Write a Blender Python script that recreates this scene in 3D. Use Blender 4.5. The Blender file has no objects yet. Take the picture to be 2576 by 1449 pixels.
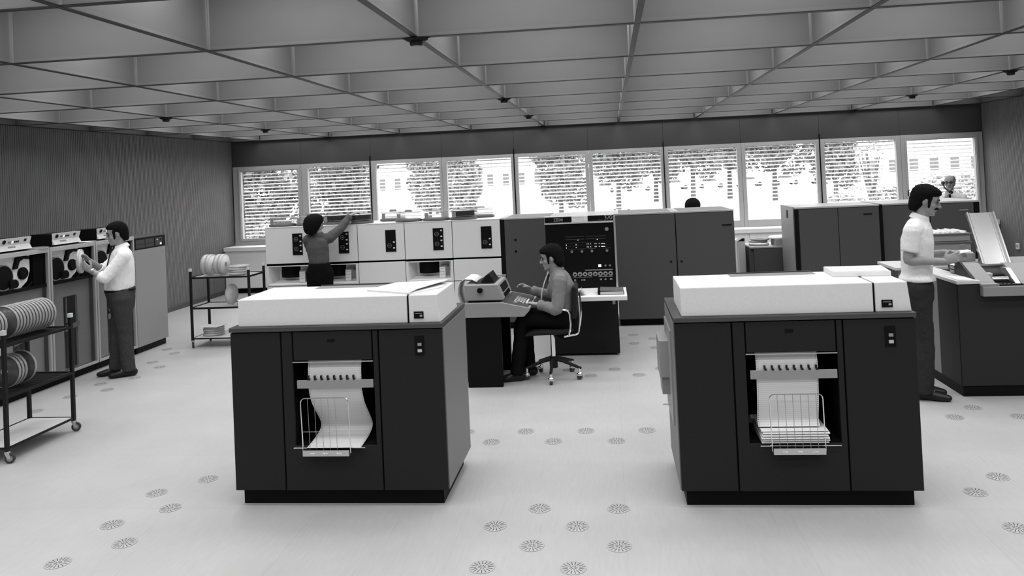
import bpy, bmesh, math, random
from mathutils import Vector, Matrix, Euler
random.seed(7)
PI = math.pi
S = bpy.context.scene
C = S.collection

# ------------------------------------------------------------------ camera
cam_data = bpy.data.cameras.new('camera'); cam = bpy.data.objects.new('camera', cam_data); C.objects.link(cam)
IMG_W, IMG_H = 2576.0, 1449.0
F_PX, CX, CY = 1967.05, 1317.44, 405.74
YAW, PIT, ROL = 0.10821, 0.01761, -0.04506
fw = Vector((-math.sin(YAW)*math.cos(PIT), math.cos(YAW)*math.cos(PIT), math.sin(PIT)))
rt = Vector((math.cos(YAW), math.sin(YAW), 0)); up = rt.cross(fw)
r2 = math.cos(ROL)*rt + math.sin(ROL)*up; u2 = -math.sin(ROL)*rt + math.cos(ROL)*up
cam.matrix_world = Matrix(((r2.x, u2.x, -fw.x, 0), (r2.y, u2.y, -fw.y, 0), (r2.z, u2.z, -fw.z, 2.0), (0, 0, 0, 1)))
cam_data.sensor_fit = 'HORIZONTAL'; cam_data.sensor_width = 36.0
cam_data.lens = F_PX/IMG_W*36.0
cam_data.shift_x = (IMG_W/2-CX)/IMG_W
cam_data.shift_y = (CY-IMG_H/2)/IMG_W
cam_data.clip_start = 0.05; cam_data.clip_end = 500
S.camera = cam

# ------------------------------------------------------------------ world, exposure
world = bpy.data.worlds.new('World'); S.world = world; world.use_nodes = True
bg = world.node_tree.nodes['Background']
bg.inputs[0].default_value = (1, 1, 1, 1); bg.inputs[1].default_value = 6.2
S.view_settings.view_transform = 'Standard'; S.view_settings.look = 'None'
S.view_settings.exposure = 0.0; S.view_settings.gamma = 1.0
S.view_settings.use_curve_mapping = False
LAMP_W = 15.5          # fluorescent fitting inside each ceiling cell

# ------------------------------------------------------------------ room dimensions
XL, XR, YB, YF, HC = -7.33, 6.573, 14.624, -3.0, 2.897
MOD = 1.389
GX = [XL + 0.012 - 0.108 + (k+0.5)*MOD for k in range(10)]       # ceiling blades running in depth
GY = [4.8405 + k*MOD for k in range(-5, 8)]                      # ceiling blades running across
BH = 0.52                                                       # blade height

# ceiling lighting: one fluorescent fitting up in every closed cell
lamp_data = bpy.data.lights.new('fluorescent_fitting', 'AREA')
lamp_data.shape = 'RECTANGLE'; lamp_data.size = 1.1; lamp_data.size_y = 0.5
lamp_data.energy = LAMP_W; lamp_data.color = (1, 1, 1)
for i in range(9):
    for j in range(12):
        lo = bpy.data.objects.new('fluorescent_fitting', lamp_data); C.objects.link(lo)
        lo.location = ((GX[i]+GX[i+1])/2, (GY[j]+GY[j+1])/2, HC+BH-0.02)

# added fill lamps in the half cells brighten the blades, turned away from the wall
edge_data = bpy.data.lights.new('edge_fill', 'AREA'); edge_data.shape = 'RECTANGLE'; edge_data.size = 0.12; edge_data.size_y = 1.1; edge_data.energy = LAMP_W*0.22
for j in range(12):
    for xx, sg in ((XL+.07, 1), (XR-.07, -1)):
        lo = bpy.data.objects.new('edge_fill', edge_data); C.objects.link(lo)
        lo.location = (xx, (GY[j]+GY[j+1])/2, HC+BH-0.06); lo.rotation_euler = (0, -sg*math.radians(82), 0)

# ------------------------------------------------------------------ materials
MATS = {}
def mat(name, v, rough=0.5, metal=0.0, noise=0.0, nscale=40.0, bump=0.0, spec=0.25, stretch=None):
    if name in MATS: return MATS[name]
    m = bpy.data.materials.new(name); m.use_nodes = True
    nt = m.node_tree; b = nt.nodes['Principled BSDF']
    b.inputs['Base Color'].default_value = (v, v, v, 1)
    b.inputs['Roughness'].default_value = rough; b.inputs['Metallic'].default_value = metal
    b.inputs['Specular IOR Level'].default_value = spec
    if noise or bump:
        tc = nt.nodes.new('ShaderNodeTexCoord'); n = nt.nodes.new('ShaderNodeTexNoise')
        n.inputs['Scale'].default_value = nscale; n.inputs['Detail'].default_value = 4
        src = tc.outputs['Object']
        if stretch:
            mp = nt.nodes.new('ShaderNodeMapping'); mp.inputs['Scale'].default_value = stretch
            nt.links.new(src, mp.inputs[0]); src = mp.outputs[0]
        nt.links.new(src, n.inputs['Vector'])
        if noise:
            mr = nt.nodes.new('ShaderNodeMapRange')
            mr.inputs['From Min'].default_value = 0.3; mr.inputs['From Max'].default_value = 0.7
            mr.inputs['To Min'].default_value = v*(1-noise); mr.inputs['To Max'].default_value = min(1, v*(1+noise))
            nt.links.new(n.outputs[0], mr.inputs[0]); nt.links.new(mr.outputs[0], b.inputs['Base Color'])
        if bump:
            bp = nt.nodes.new('ShaderNodeBump'); bp.inputs['Strength'].default_value = bump; bp.inputs['Distance'].default_value = 0.004
            nt.links.new(n.outputs[0], bp.inputs['Height']); nt.links.new(bp.outputs[0], b.inputs['Normal'])
    MATS[name] = m; return m
def emit(name, v, s):
    if name in MATS: return MATS[name]
    m = bpy.data.materials.new(name); m.use_nodes = True; b = m.node_tree.nodes['Principled BSDF']
    b.inputs['Base Color'].default_value = (v, v, v, 1)
    b.inputs['Emission Color'].default_value = (1, 1, 1, 1); b.inputs['Emission Strength'].default_value = s
    MATS[name] = m; return m
def clear(name, op, rough=0.05, v=0.9):      # clear sheet: mostly see-through with a little gloss
    m = bpy.data.materials.new(name); m.use_nodes = True; nt = m.node_tree; nt.nodes.clear()
    o = nt.nodes.new('ShaderNodeOutputMaterial'); mx = nt.nodes.new('ShaderNodeMixShader')
    t = nt.nodes.new('ShaderNodeBsdfTransparent'); g = nt.nodes.new('ShaderNodeBsdfPrincipled')
    g.inputs['Base Color'].default_value = (v, v, v, 1); g.inputs['Roughness'].default_value = rough
    mx.inputs[0].default_value = op
    nt.links.new(t.outputs[0], mx.inputs[1]); nt.links.new(g.outputs[0], mx.inputs[2]); nt.links.new(mx.outputs[0], o.inputs[0])
    MATS[name] = m; return m

m_black   = mat('black_enamel', 0.006, 0.5, spec=.08)
m_cavity  = mat('black_interior', 0.005, 0.8, spec=.05)
m_front   = mat('dark_blue_grey_enamel', 0.018, 0.55, noise=0.08, nscale=120, spec=.12)
m_side    = mat('mid_grey_enamel', 0.19, 0.5, noise=0.05, nscale=120)
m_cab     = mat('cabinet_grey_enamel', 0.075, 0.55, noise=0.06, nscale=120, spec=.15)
m_reader  = mat('reader_dark_enamel', 0.028, 0.55, noise=0.06, nscale=120, spec=.12)
m_tapepan = mat('tape_panel_grey', 0.3, 0.5, noise=0.05, nscale=120)
m_white   = mat('cream_white_enamel', 0.70, 0.45, noise=0.03, nscale=100)
m_disk    = mat('pale_grey_enamel', 0.70, 0.45, noise=0.04, nscale=110)
m_recess  = mat('recess_pale_enamel', 0.5, 0.5)
m_grey    = mat('typewriter_grey', 0.27, 0.5, noise=0.04, nscale=120)
m_plate   = mat('top_plate_grey', 0.06, 0.3, spec=.4)
m_alu     = mat('brushed_aluminium', 0.6, 0.35, 0.9, bump=0.05, nscale=200)
m_satin   = mat('satin_grey_metal', 0.35, 0.45, 0.5)
m_chrome  = mat('chrome', 0.8, 0.15, 1.0)
m_paper   = mat('white_paper', 0.8, 0.7)
m_oldpap  = mat('soft_white_paper', 0.7, 0.8)
m_ink     = mat('ink', 0.03, 0.8)
m_plast   = mat('pale_plastic', 0.6, 0.4)
m_dplast  = mat('dark_plastic', 0.012, 0.35, spec=.15)
m_mplast  = mat('grey_plastic', 0.25, 0.4)
m_rubber  = mat('dark_rubber', 0.05, 0.7)
m_glow    = emit('lit_lamp', 0.9, 1.6)
m_cartp   = mat('cart_black_paint', 0.012, 0.45, spec=.15)
m_shelf   = mat('cart_pale_shelf', 0.55, 0.6)
m_clear   = clear('clear_acrylic', 0.30, 0.06, 0.42); m_clear2 = clear('clear_acrylic_thin', 0.10, 0.06, 0.3)
m_rim     = clear('reel_case_rim', 0.60, 0.14, 0.55)
m_rim.node_tree.nodes['Principled BSDF'].inputs['Specular IOR Level'].default_value = 1.0
m_glass   = clear('window_glass', 0.05, 0.02, 0.6)
m_smoke   = clear('smoked_door_glass', 0.12, 0.03, 0.1)
m_card    = mat('card_grey', 0.3, 0.7)

# ------------------------------------------------------------------ mesh collector
class MB:
    def __init__(s): s.v = []; s.f = []; s.mi = []; s.cur = 0
    def add(s, vs, fs):
        o = len(s.v); s.v += [tuple(p) for p in vs]
        for f in fs: s.f.append([i+o for i in f]); s.mi.append(s.cur)
        return s
    def box(s, x0, x1, y0, y1, z0, z1):
        return s.add([(x0,y0,z0),(x1,y0,z0),(x1,y1,z0),(x0,y1,z0),(x0,y0,z1),(x1,y0,z1),(x1,y1,z1),(x0,y1,z1)],
                     [(3,2,1,0),(4,5,6,7),(0,1,5,4),(1,2,6,5),(2,3,7,6),(3,0,4,7)])
    def prism(s, poly, a0, a1, axis):        # poly in the two other axes; axis in 'xyz'
        n = len(poly)
        def mk(p, a):
            return {'x': (a, p[0], p[1]), 'y': (p[0], a, p[1]), 'z': (p[0], p[1], a)}[axis]
        vs = [mk(p, a0) for p in poly] + [mk(p, a1) for p in poly]
        fs = [list(range(n)), list(range(2*n-1, n-1, -1))]
        fs += [(i, i+n, (i+1) % n + n, (i+1) % n) for i in range(n)]
        return s.add(vs, fs)
    def cyl(s, c, axis, r, h, n=20, r2=None):       # c = centre of the start cap
        a = Vector(axis).normalized(); t = a.orthogonal().normalized(); b = a.cross(t); c = Vector(c)
        r2 = r if r2 is None else r2
        vs = [c + (t*math.cos(2*PI*i/n)+b*math.sin(2*PI*i/n))*r for i in range(n)]
        vs += [c + a*h + (t*math.cos(2*PI*i/n)+b*math.sin(2*PI*i/n))*r2 for i in range(n)]
        fs = [list(range(n-1, -1, -1)), list(range(n, 2*n))] + [(i, (i+1) % n, (i+1) % n+n, i+n) for i in range(n)]
        return s.add(vs, fs)
    def lathe(s, prof, c=(0,0,0), axis=(0,0,1), n=28):   # prof = [(r, h), ...] open or closed to the axis
        a = Vector(axis).normalized(); t = a.orthogonal().normalized(); b = a.cross(t); c = Vector(c)
        vs = []; fs = []; k = len(prof)
        for i in range(n):
            w = 2*PI*i/n; d = t*math.cos(w)+b*math.sin(w)
            vs += [c + a*h + d*r for r, h in prof]
        for i in range(n):
            j = (i+1) % n
            for q in range(k-1): fs.append((i*k+q, j*k+q, j*k+q+1, i*k+q+1))
        return s.add(vs, fs)
    def ring(s, c, axis, r0, r1, h, n=28):
        return s.lathe([(r0, 0), (r1, 0), (r1, h), (r0, h), (r0, 0)], c, axis, n)
    def tube(s, pts, r, n=8, closed=False):
        pts = [Vector(p) for p in pts]; rings = []; m = len(pts)
        rr = r if isinstance(r, (list, tuple)) else [r]*m
        nrm = None; vs = []
        for i, p in enumerate(pts):
            if closed: d = pts[(i+1) % m]-pts[i-1]
            else: d = pts[min(i+1, m-1)]-pts[max(i-1, 0)]
            d.normalize()
            if nrm is None: nrm = d.orthogonal().normalized()
            nrm = (nrm - d*nrm.dot(d)).normalized(); b = d.cross(nrm)
            vs += [p + (nrm*math.cos(2*PI*q/n)+b*math.sin(2*PI*q/n))*rr[i] for q in range(n)]
        fs = []
        for i in range(m if closed else m-1):
            j = (i+1) % m
            for q in range(n): fs.append((i*n+q, i*n+(q+1) % n, j*n+(q+1) % n, j*n+q))
        if not closed: fs += [list(range(n-1, -1, -1)), list(range((m-1)*n, m*n))]
        return s.add(vs, fs)
    def ball(s, c, r, n=14, m=9):
        r = (r, r, r) if not isinstance(r, (list, tuple)) else r
        vs = [(c[0], c[1], c[2]-r[2])]
        for i in range(1, m):
            a = -PI/2 + PI*i/m
            vs += [(c[0]+r[0]*math.cos(a)*math.cos(2*PI*q/n), c[1]+r[1]*math.cos(a)*math.sin(2*PI*q/n), c[2]+r[2]*math.sin(a)) for q in range(n)]
        vs.append((c[0], c[1], c[2]+r[2])); L = len(vs)-1; fs = []
        for q in range(n): fs.append((0, 1+(q+1) % n, 1+q)); fs.append((L, L-n+q, L-n+(q+1) % n))
        for i in range(m-2):
            for q in range(n): fs.append((1+i*n+q, 1+i*n+(q+1) % n, 1+(i+1)*n+(q+1) % n, 1+(i+1)*n+q))
        return s.add(vs, fs)
    def sheet(s, path, x0, x1, th=0.001):    # thin bent sheet: path in (y, z), spanning x0..x1
        n = len(path); vs = []
        for x in (x0, x1):
            for k in (0, 1):
                for i, (y, z) in enumerate(path):
                    a = path[max(i-1, 0)]; b = path[min(i+1, n-1)]
                    d = Vector((b[0]-a[0], b[1]-a[1])).normalized()
                    vs.append((x, y - d.y*th*k, z + d.x*th*k))
        fs = []
        def idx(sx, k, i): return (sx*2+k)*n+i
        for i in range(n-1):
            fs.append((idx(0,0,i), idx(0,0,i+1), idx(1,0,i+1), idx(1,0,i)))
            fs.append((idx(0,1,i), idx(1,1,i), idx(1,1,i+1), idx(0,1,i+1)))
            for sx in (0, 1): fs.append((idx(sx,0,i), idx(sx,1,i), idx(sx,1,i+1), idx(sx,0,i+1)))
        for i in (0, n-1): fs.append((idx(0,0,i), idx(1,0,i), idx(1,1,i), idx(0,1,i)))
        return s.add(vs, fs)
    def mesh(s, name, off=(0,0,0)):
        me = bpy.data.meshes.new(name)
        me.from_pydata([(x-off[0], y-off[1], z-off[2]) for x, y, z in s.v], [], s.f)
        if any(s.mi): me.polygons.foreach_set('material_index', s.mi)
        bm = bmesh.new(); bm.from_mesh(me); bmesh.ops.recalc_face_normals(bm, faces=bm.faces); bm.to_mesh(me); bm.free()
        return me

def smooth(o, ang=40):
    me = o.data
    me.polygons.foreach_set('use_smooth', [True]*len(me.polygons))
    try: me.set_sharp_from_angle(angle=math.radians(ang))
    except Exception: pass

def worldloc(p): return p.matrix_basis.translation if p.parent is None else worldloc(p.parent)+p.matrix_basis.translation
def obj(name, mb, m, parent=None, bevel=0.0, sm=False, local=False, origin=None):
    """mb is in world coordinates unless local; linked as ONE mesh object"""
    if parent is not None:
        off = (0,0,0) if local else worldloc(parent)
    else: off = origin or (0,0,0)
    me = mb.mesh(name, off) if isinstance(mb, MB) else mb
    o = bpy.data.objects.new(name, me); C.objects.link(o)
    for x in (m if isinstance(m, (list, tuple)) else [m]):
        if len(me.materials) < (len(m) if isinstance(m, (list, tuple)) else 1): me.materials.append(x)
    if parent is not None: o.parent = parent
    elif origin: o.location = origin
    if bevel:
        b = o.modifiers.new('bevel', 'BEVEL'); b.width = bevel; b.segments = 2; b.limit_method = 'ANGLE'; b.angle_limit = math.radians(50)
    if sm: smooth(o)
    return o
def thing(name, label, cat, loc=(0,0,0), group=None, rotz=0.0):
    o = bpy.data.objects.new(name, None); C.objects.link(o); o.empty_display_size = 0.1
    o.location = loc; o.rotation_euler = (0,0,rotz); o['label'] = label; o['category'] = cat
    if group: o['group'] = group
    return o
def tag(o, label, cat, group=None):
    o['label'] = label; o['category'] = cat
    if group: o['group'] = group
    return o
def struct(o): o['kind'] = 'structure'; return o
def copy_tree(o, parent=None):
    c = o.copy(); C.objects.link(c); c.parent = parent
    for ch in list(o.children): copy_tree(ch, c)
    return c
def bx(*a): return MB().box(*a)

# ------------------------------------------------------------------ the setting
# floor
m_floor = bpy.data.materials.new('pale_vinyl_floor'); m_floor.use_nodes = True
nt = m_floor.node_tree; b = nt.nodes['Principled BSDF']
tc = nt.nodes.new('ShaderNodeTexCoord')
def tnoise(scale, stretch, detail=4, rot=0):
    mp = nt.nodes.new('ShaderNodeMapping'); mp.inputs['Scale'].default_value = stretch; mp.inputs['Rotation'].default_value = (0, 0, rot)
    n = nt.nodes.new('ShaderNodeTexNoise'); n.inputs['Scale'].default_value = scale; n.inputs['Detail'].default_value = detail
    nt.links.new(tc.outputs['Object'], mp.inputs[0]); nt.links.new(mp.outputs[0], n.inputs['Vector']); return n
def mrange(src, a, b_, c, d):
    r = nt.nodes.new('ShaderNodeMapRange'); 
    for k, v in zip(('From Min','From Max','To Min','To Max'), (a, b_, c, d)): r.inputs[k].default_value = v
    nt.links.new(src, r.inputs[0]); return r.outputs[0]
def mul(a, b_):
    q = nt.nodes.new('ShaderNodeMath'); q.operation = 'MULTIPLY'; nt.links.new(a, q.inputs[0]); nt.links.new(b_, q.inputs[1]); return q.outputs[0]
n1 = mrange(tnoise(2.0, (1,1,1)).outputs[0], .3, .7, .96, 1.04)
n2 = mrange(tnoise(60, (1,.12,1)).outputs[0], .3, .75, 1.03, .95)
n3 = mrange(tnoise(9, (6,.25,1), 2, .5).outputs[0], .69, .75, 1.0, .90)
n4 = mrange(tnoise(7, (.25,6,1), 2, .2).outputs[0], .70, .76, 1.0, .92)
br = nt.nodes.new('ShaderNodeTexBrick'); br.offset = 0; br.inputs['Scale'].default_value = 1.0
br.inputs['Brick Width'].default_value = 0.937; br.inputs['Row Height'].default_value = 0.937; br.inputs['Mortar Size'].default_value = 0.0016
br.inputs['Color1'].default_value = (1,1,1,1); br.inputs['Color2'].default_value = (.97,.97,.97,1); br.inputs['Mortar'].default_value = (.86,.86,.86,1)
nt.links.new(tc.outputs['Object'], br.inputs['Vector'])
val = mul(mul(mul(n1, n2), mul(n3, n4)), br.outputs['Color'])
k = nt.nodes.new('ShaderNodeMath'); k.operation = 'MULTIPLY'; k.inputs[1].default_value = 0.40; nt.links.new(val, k.inputs[0])
nt.links.new(k.outputs[0], b.inputs['Base Color'])
b.inputs['Roughness'].default_value = 0.42; b.inputs['Specular IOR Level'].default_value = 0.35
struct(obj('floor', bx(XL, XR, YF, YB, -0.1, 0.0), m_floor))

# ceiling: slab plus perforated blade pieces forming deep square cells
m_slab = mat('ceiling_slab', 0.3, 0.8)
ceil = struct(obj('ceiling', bx(XL-.3, XR+.3, YF-.3, YB+.3, HC+BH, HC+BH+.12), m_slab))
m_perf = bpy.data.materials.new('perforated_sheet'); m_perf.use_nodes = True
nt = m_perf.node_tree; b = nt.nodes['Principled BSDF']; tc = nt.nodes.new('ShaderNodeTexCoord')
vo = nt.nodes.new('ShaderNodeTexVoronoi'); vo.inputs['Scale'].default_value = 130; vo.inputs['Randomness'].default_value = 0.0
nt.links.new(tc.outputs['Object'], vo.inputs['Vector'])
hole = mrange(vo.outputs['Distance'], .22, .36, .66, 1.0)
nz = mrange(tnoise(3.0, (1,1,1)).outputs[0], .3, .7, .95, 1.05)
k = nt.nodes.new('ShaderNodeMath'); k.operation = 'MULTIPLY'; k.inputs[1].default_value = 0.155
nt.links.new(mul(hole, nz), k.inputs[0]); nt.links.new(k.outputs[0], b.inputs['Base Color'])
b.inputs['Roughness'].default_value = 0.6
m_edge = mat('blade_margin', 0.19, 0.55)
m_flange = mat('blade_flange', 0.03, 0.5, spec=0.15)
def blade(L, dz=0.0):
    q = MB(); q.box(-L/2, L/2, -.005, .005, .028, BH)
    q.cur = 2; q.box(-L/2, L/2, -.006, .006, .006, .03)
    q.cur = 1; q.box(-L/2, L/2, -.019, .019, dz, .006+dz)
    return q.mesh('baffle')
bl_a = blade(MOD-.012); bl_c = blade(MOD-.04, .0008); bl_s = blade(0.575); bl_r = blade(0.785) 
for me in (bl_a, bl_c, bl_s, bl_r):
    for x in (m_perf, m_flange, m_edge): me.materials.append(x)
def put_blade(me, x, y, rz):
    o = bpy.data.objects.new('baffle', me); C.objects.link(o); o.parent = ceil
    o.location = (x, y, HC); o.rotation_euler = (0, 0, rz)
for x in GX:
    for j in range(12): put_blade(bl_a, x, (GY[j]+GY[j+1])/2, PI/2)
for y in GY:
    for i in range(9): put_blade(bl_c, (GX[i]+GX[i+1])/2, y, 0)
    put_blade(bl_s, GX[0]-.30, y, 0); put_blade(bl_r, GX[9]+.405, y, 0)
for j in range(12):
    put_blade(bl_a, XL+.008, (GY[j]+GY[j+1])/2, PI/2); put_blade(bl_a, XR-.008, (GY[j]+GY[j+1])/2, PI/2)

# fluted side walls
m_flute = mat('fluted_wall_panelling', 0.15, 0.5, noise=0.22, nscale=8, stretch=(1, 30, .15), spec=.2)
def fluted(x, sgn, y0, y1, z1, pitch=0.0362):
    n = int((y1-y0)/pitch); vs = []; fs = []
    prof = [(0.0, 0.0), (0.22, 0.0), (0.34, 0.006), (0.88, 0.006)]
    pts = []
    for i in range(n):
        for t, d in prof: pts.append((x+sgn*d, y0+(i+t)*pitch))
    pts.append((x, y1))
    for px, py in pts: vs += [(px, py, 0), (px, py, z1)]
    for i in range(len(pts)-1): fs.append((2*i, 2*i+2, 2*i+3, 2*i+1))
    o = len(vs); xb = x-sgn*.15
    vs += [(xb, y0, 0), (xb, y1, 0), (xb, y1, z1), (xb, y0, z1)]; fs.append((o, o+1, o+2, o+3))
    return MB().add(vs, fs)
wl = struct(obj('wall_left', fluted(XL-.012, 1, YF, YB, HC+BH), m_flute))
wr = struct(obj('wall_right', fluted(XR+.012, -1, YF, YB, HC+BH), m_flute))
struct(obj('wall_front', bx(XL-.15, XR+.15, YF-.15, YF, 0, HC+BH), mat('rear_wall_paint', 0.3, 0.7)))
m_base = mat('baseboard_dark', .07, .6)
struct(obj('baseboard_left', bx(XL, XL+.022, YF+.01, YB-.50, 0, .07), m_base))
struct(obj('baseboard_right', bx(XR-.022, XR, YF+.01, YB-.50, 0, .07), m_base))

# window wall
m_upper = mat('upper_wall_panel', 0.062, 0.6, noise=.06, nscale=60)
m_frame = mat('window_frame_paint', 0.44, 0.45, noise=.03, nscale=30)
m_sill  = mat('sill_white', 0.85, 0.45)
m_under = mat('under_sill_panel', 0.82, 0.5, noise=.03, nscale=60)
wq = MB().box(XL-.15, XR+.15, YB+.02, YB+.25, 2.42, HC+BH); wq.cur = 1; wq.box(XL-.15, XR+.15, YB+.02, YB+.25, -.1, .93); wq.cur = 0
wb = struct(obj('wall_back', wq.box(XL-.15, XL+.01, YB-.01, YB+.25, .93, 2.42).box(XR-.01, XR+.15, YB-.01, YB+.25, .93, 2.42), [m_upper, m_frame]))
JX = [XL+.012+n*MOD for n in range(11)]
for n in range(10):
    obj('panel', bx(JX[n]+.0018, JX[n+1]-.0018, YB-.01, YB+.02, 2.405, HC+BH-.01), m_upper, wb)
PANE = [(-7.157,-6.008),(-5.798,-4.576),(-4.441,-3.204),(-3.058,-1.830),(-1.694,-.438),(-.298,.947),(1.093,2.326),(2.475,3.718),(3.871,5.102),(5.291,6.434)]
ZW0, ZW1 = 1.0, 2.338
for n, (a, b_) in enumerate(PANE):
    w = struct(thing('window_%d' % (n+1), '', '', (JX[n], YB, .93)))
    del w['label']; del w['category']
    e0, e1 = JX[n]+.002, JX[n+1]-.002
    zt = ZW1 - (.035 if n in (0, 9) else 0)
    y0, y1 = YB-.035, YB+.05
    obj('frame', MB().box(e0, a, y0, y1, .877, 2.404).box(b_, e1, y0, y1, .877, 2.404).box(a, b_, y0, y1, .877, ZW0).box(a, b_, y0, y1, zt, 2.404), m_frame, w, .004)
    obj('pane', bx(a, b_, YB+.02, YB+.026, ZW0, zt), m_glass, w)
    if n in (0, 9):     # opening casement: second frame step and a handle
        q = MB(); t = .03
        q.box(a-.045, a-.012, y0-.018, y0, .96, 2.375).box(b_+.012, b_+.045, y0-.018, y0, .96, 2.375)
        q.box(a-.012, b_+.012, y0-.018, y0, .96, .985).box(a-.012, b_+.012, y0-.018, y0, zt+.012, 2.375)
        obj('casement', q, m_frame, w, .003)
        hx = b_+.03 if n == 0 else a-.03
        obj('handle', bx(hx-.006, hx+.006, y0-.04, y0-.018, 1.32, 1.42), m_dplast, w)
    if n in (1, 3, 5, 7):
        obj('seal_strip', bx(JX[n+1]-.016, JX[n+1]+.001, YB-.05, YB-.034, .95, 2.50), m_black, w)
    # outside venetian blind
    bl = thing('window_blind', '', 'blind', ((a+b_)/2, YB+.13, ZW1), 'blinds hanging in the window row')
    names = ['at the left end of the window row, in front of dense leaves', 'second from the left end of the window row', 'third from the left end of the window row',
             'fourth from the left, the building and a tree behind it', 'fifth of ten from the left', 'sixth of ten from the left', 'seventh from the left, a head below it',
             'eighth from the left, above the bare stretch of sill', 'second from the right end of the window row', 'at the right end, behind the man on the phone']
    bl['label'] = 'white venetian blind, ' + names[n]
    obj('head_rail', bx(a-.02, b_+.02, YB+.10, YB+.16, ZW1+.005, ZW1+.05), m_plast, bl)
    if n == 0:
        sl = MB()
        sl.add([(-.62, -.026, 0.006), (.62, -.026, .006), (.62, .0, .013), (-.62, .0, .013), (-.62, .026, .008), (.62, .026, .008),
                (-.62, -.026, 0.0045), (.62, -.026, .0045), (.62, .0, .0115), (-.62, .0, .0115), (-.62, .026, .0065), (.62, .026, .0065)],
               [(0,1,2,3), (3,2,5,4), (6,9,8,7), (9,10,11,8), (0,6,7,1), (4,5,11,10)])
        slat_me = sl.mesh('slat'); slat_me.materials.append(mat('slat_white', .75, .4))
    for s_ in range(20):
        o = bpy.data.objects.new('slat', slat_me); C.objects.link(o); o.parent = bl
        o.scale = ((b_-a+.03)/1.24, 1, 1)
        o.location = (0, 0, -.03 - s_*.0665); o.rotation_euler = (.36, 0, 0)
    for fx in (.16, .68):
        x = a + fx*(b_-a)
        obj('ladder_cord', MB().cyl((x, YB+.13, ZW0-.02), (0,0,1), .0035, ZW1-ZW0+.02, 6), m_plast, bl)

sill = struct(obj('trim_1', bx(XL+.004, XR-.004, YB-.50, YB-.03, .80, .875), m_sill, None, .006))
tr = struct(obj('trim_2', bx(XL+.004, XR-.004, YB-.45, YB+.02, .095, .80), m_under))
for n in range(10):
    obj('panel', bx(JX[n]+.004, JX[n+1]-.004, YB-.47, YB-.45, .105, .795), m_under, tr, .003)
struct(obj('baseboard_back', bx(XL+.03, XR-.03, YB-.42, YB, 0, .095), m_cavity))
# wall sockets on the right wall
so = thing('wall_socket', 'small white wall socket low on the dark fluted wall at right', 'socket', (XR-.012, 13.56, .44))
obj('plate', bx(XR-.026, XR-.0005, 13.51, 13.61, .43, .53), m_plast, so, .004); obj('outlet', MB().cyl((XR-.026, 13.56, .48), (-1,0,0), .024, .003, 16), m_mplast, so)

# smoke detectors under the ceiling crossings
def det(x, y, lab):
    t = thing('smoke_detector', 'small dark smoke detector on the ceiling grid, ' + lab, 'smoke detector', (x, y, HC), 'smoke detectors on the ceiling grid')
    obj('base', MB().lathe([(0,.0),(.075,.0),(.075,-.008),(.055,-.02),(0,-.02)], (x, y, HC-.001), (0,0,1), 20), m_black, t, sm=True)
    obj('sensor', MB().lathe([(0,-.02),(.042,-.02),(.042,-.04),(.034,-.05),(0,-.05)], (x, y, HC-.001), (0,0,1), 20), m_dplast, t, sm=True)
    q = MB()
    for s_ in (-1, 1): q.tube([(x+s_*.06, y, HC-.004), (x+s_*.085, y, HC+.0), (x+s_*.085, y, HC+.07)], .004, 6)
    obj('clip', q, m_black, t)
for gi, gj in ((4,5),(4,8),(4,10),(4,12),(1,8),(1,10),(1,12),(8,8),(8,10),(8,12)):
    det(GX[gi], GY[gj] - (.05 if gj == 12 else 0), {5: 'large one nearest the camera', 8: 'nearest of the far three', 10: 'middle of the far three', 12: 'closest to the window wall'}[gj] + (', ' + {1: 'left row', 4: 'centre row', 8: 'right row'}[gi] if gj != 5 else ''))
# ------------------------------------------------------------------ line printers
def rr(pts, r, k=4):     # round the corners of an open polyline of Vectors
    out = [Vector(pts[0])]
    for i in range(1, len(pts)-1):
        p = Vector(pts[i]); a = (Vector(pts[i-1])-p).normalized(); b = (Vector(pts[i+1])-p).normalized()
        for j in range(k+1):
            t = j/k; out.append((p+a*r)*(1-t)**2 + p*2*t*(1-t) + (p+b*r)*t*t)
    out.append(Vector(pts[-1])); return out

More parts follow.
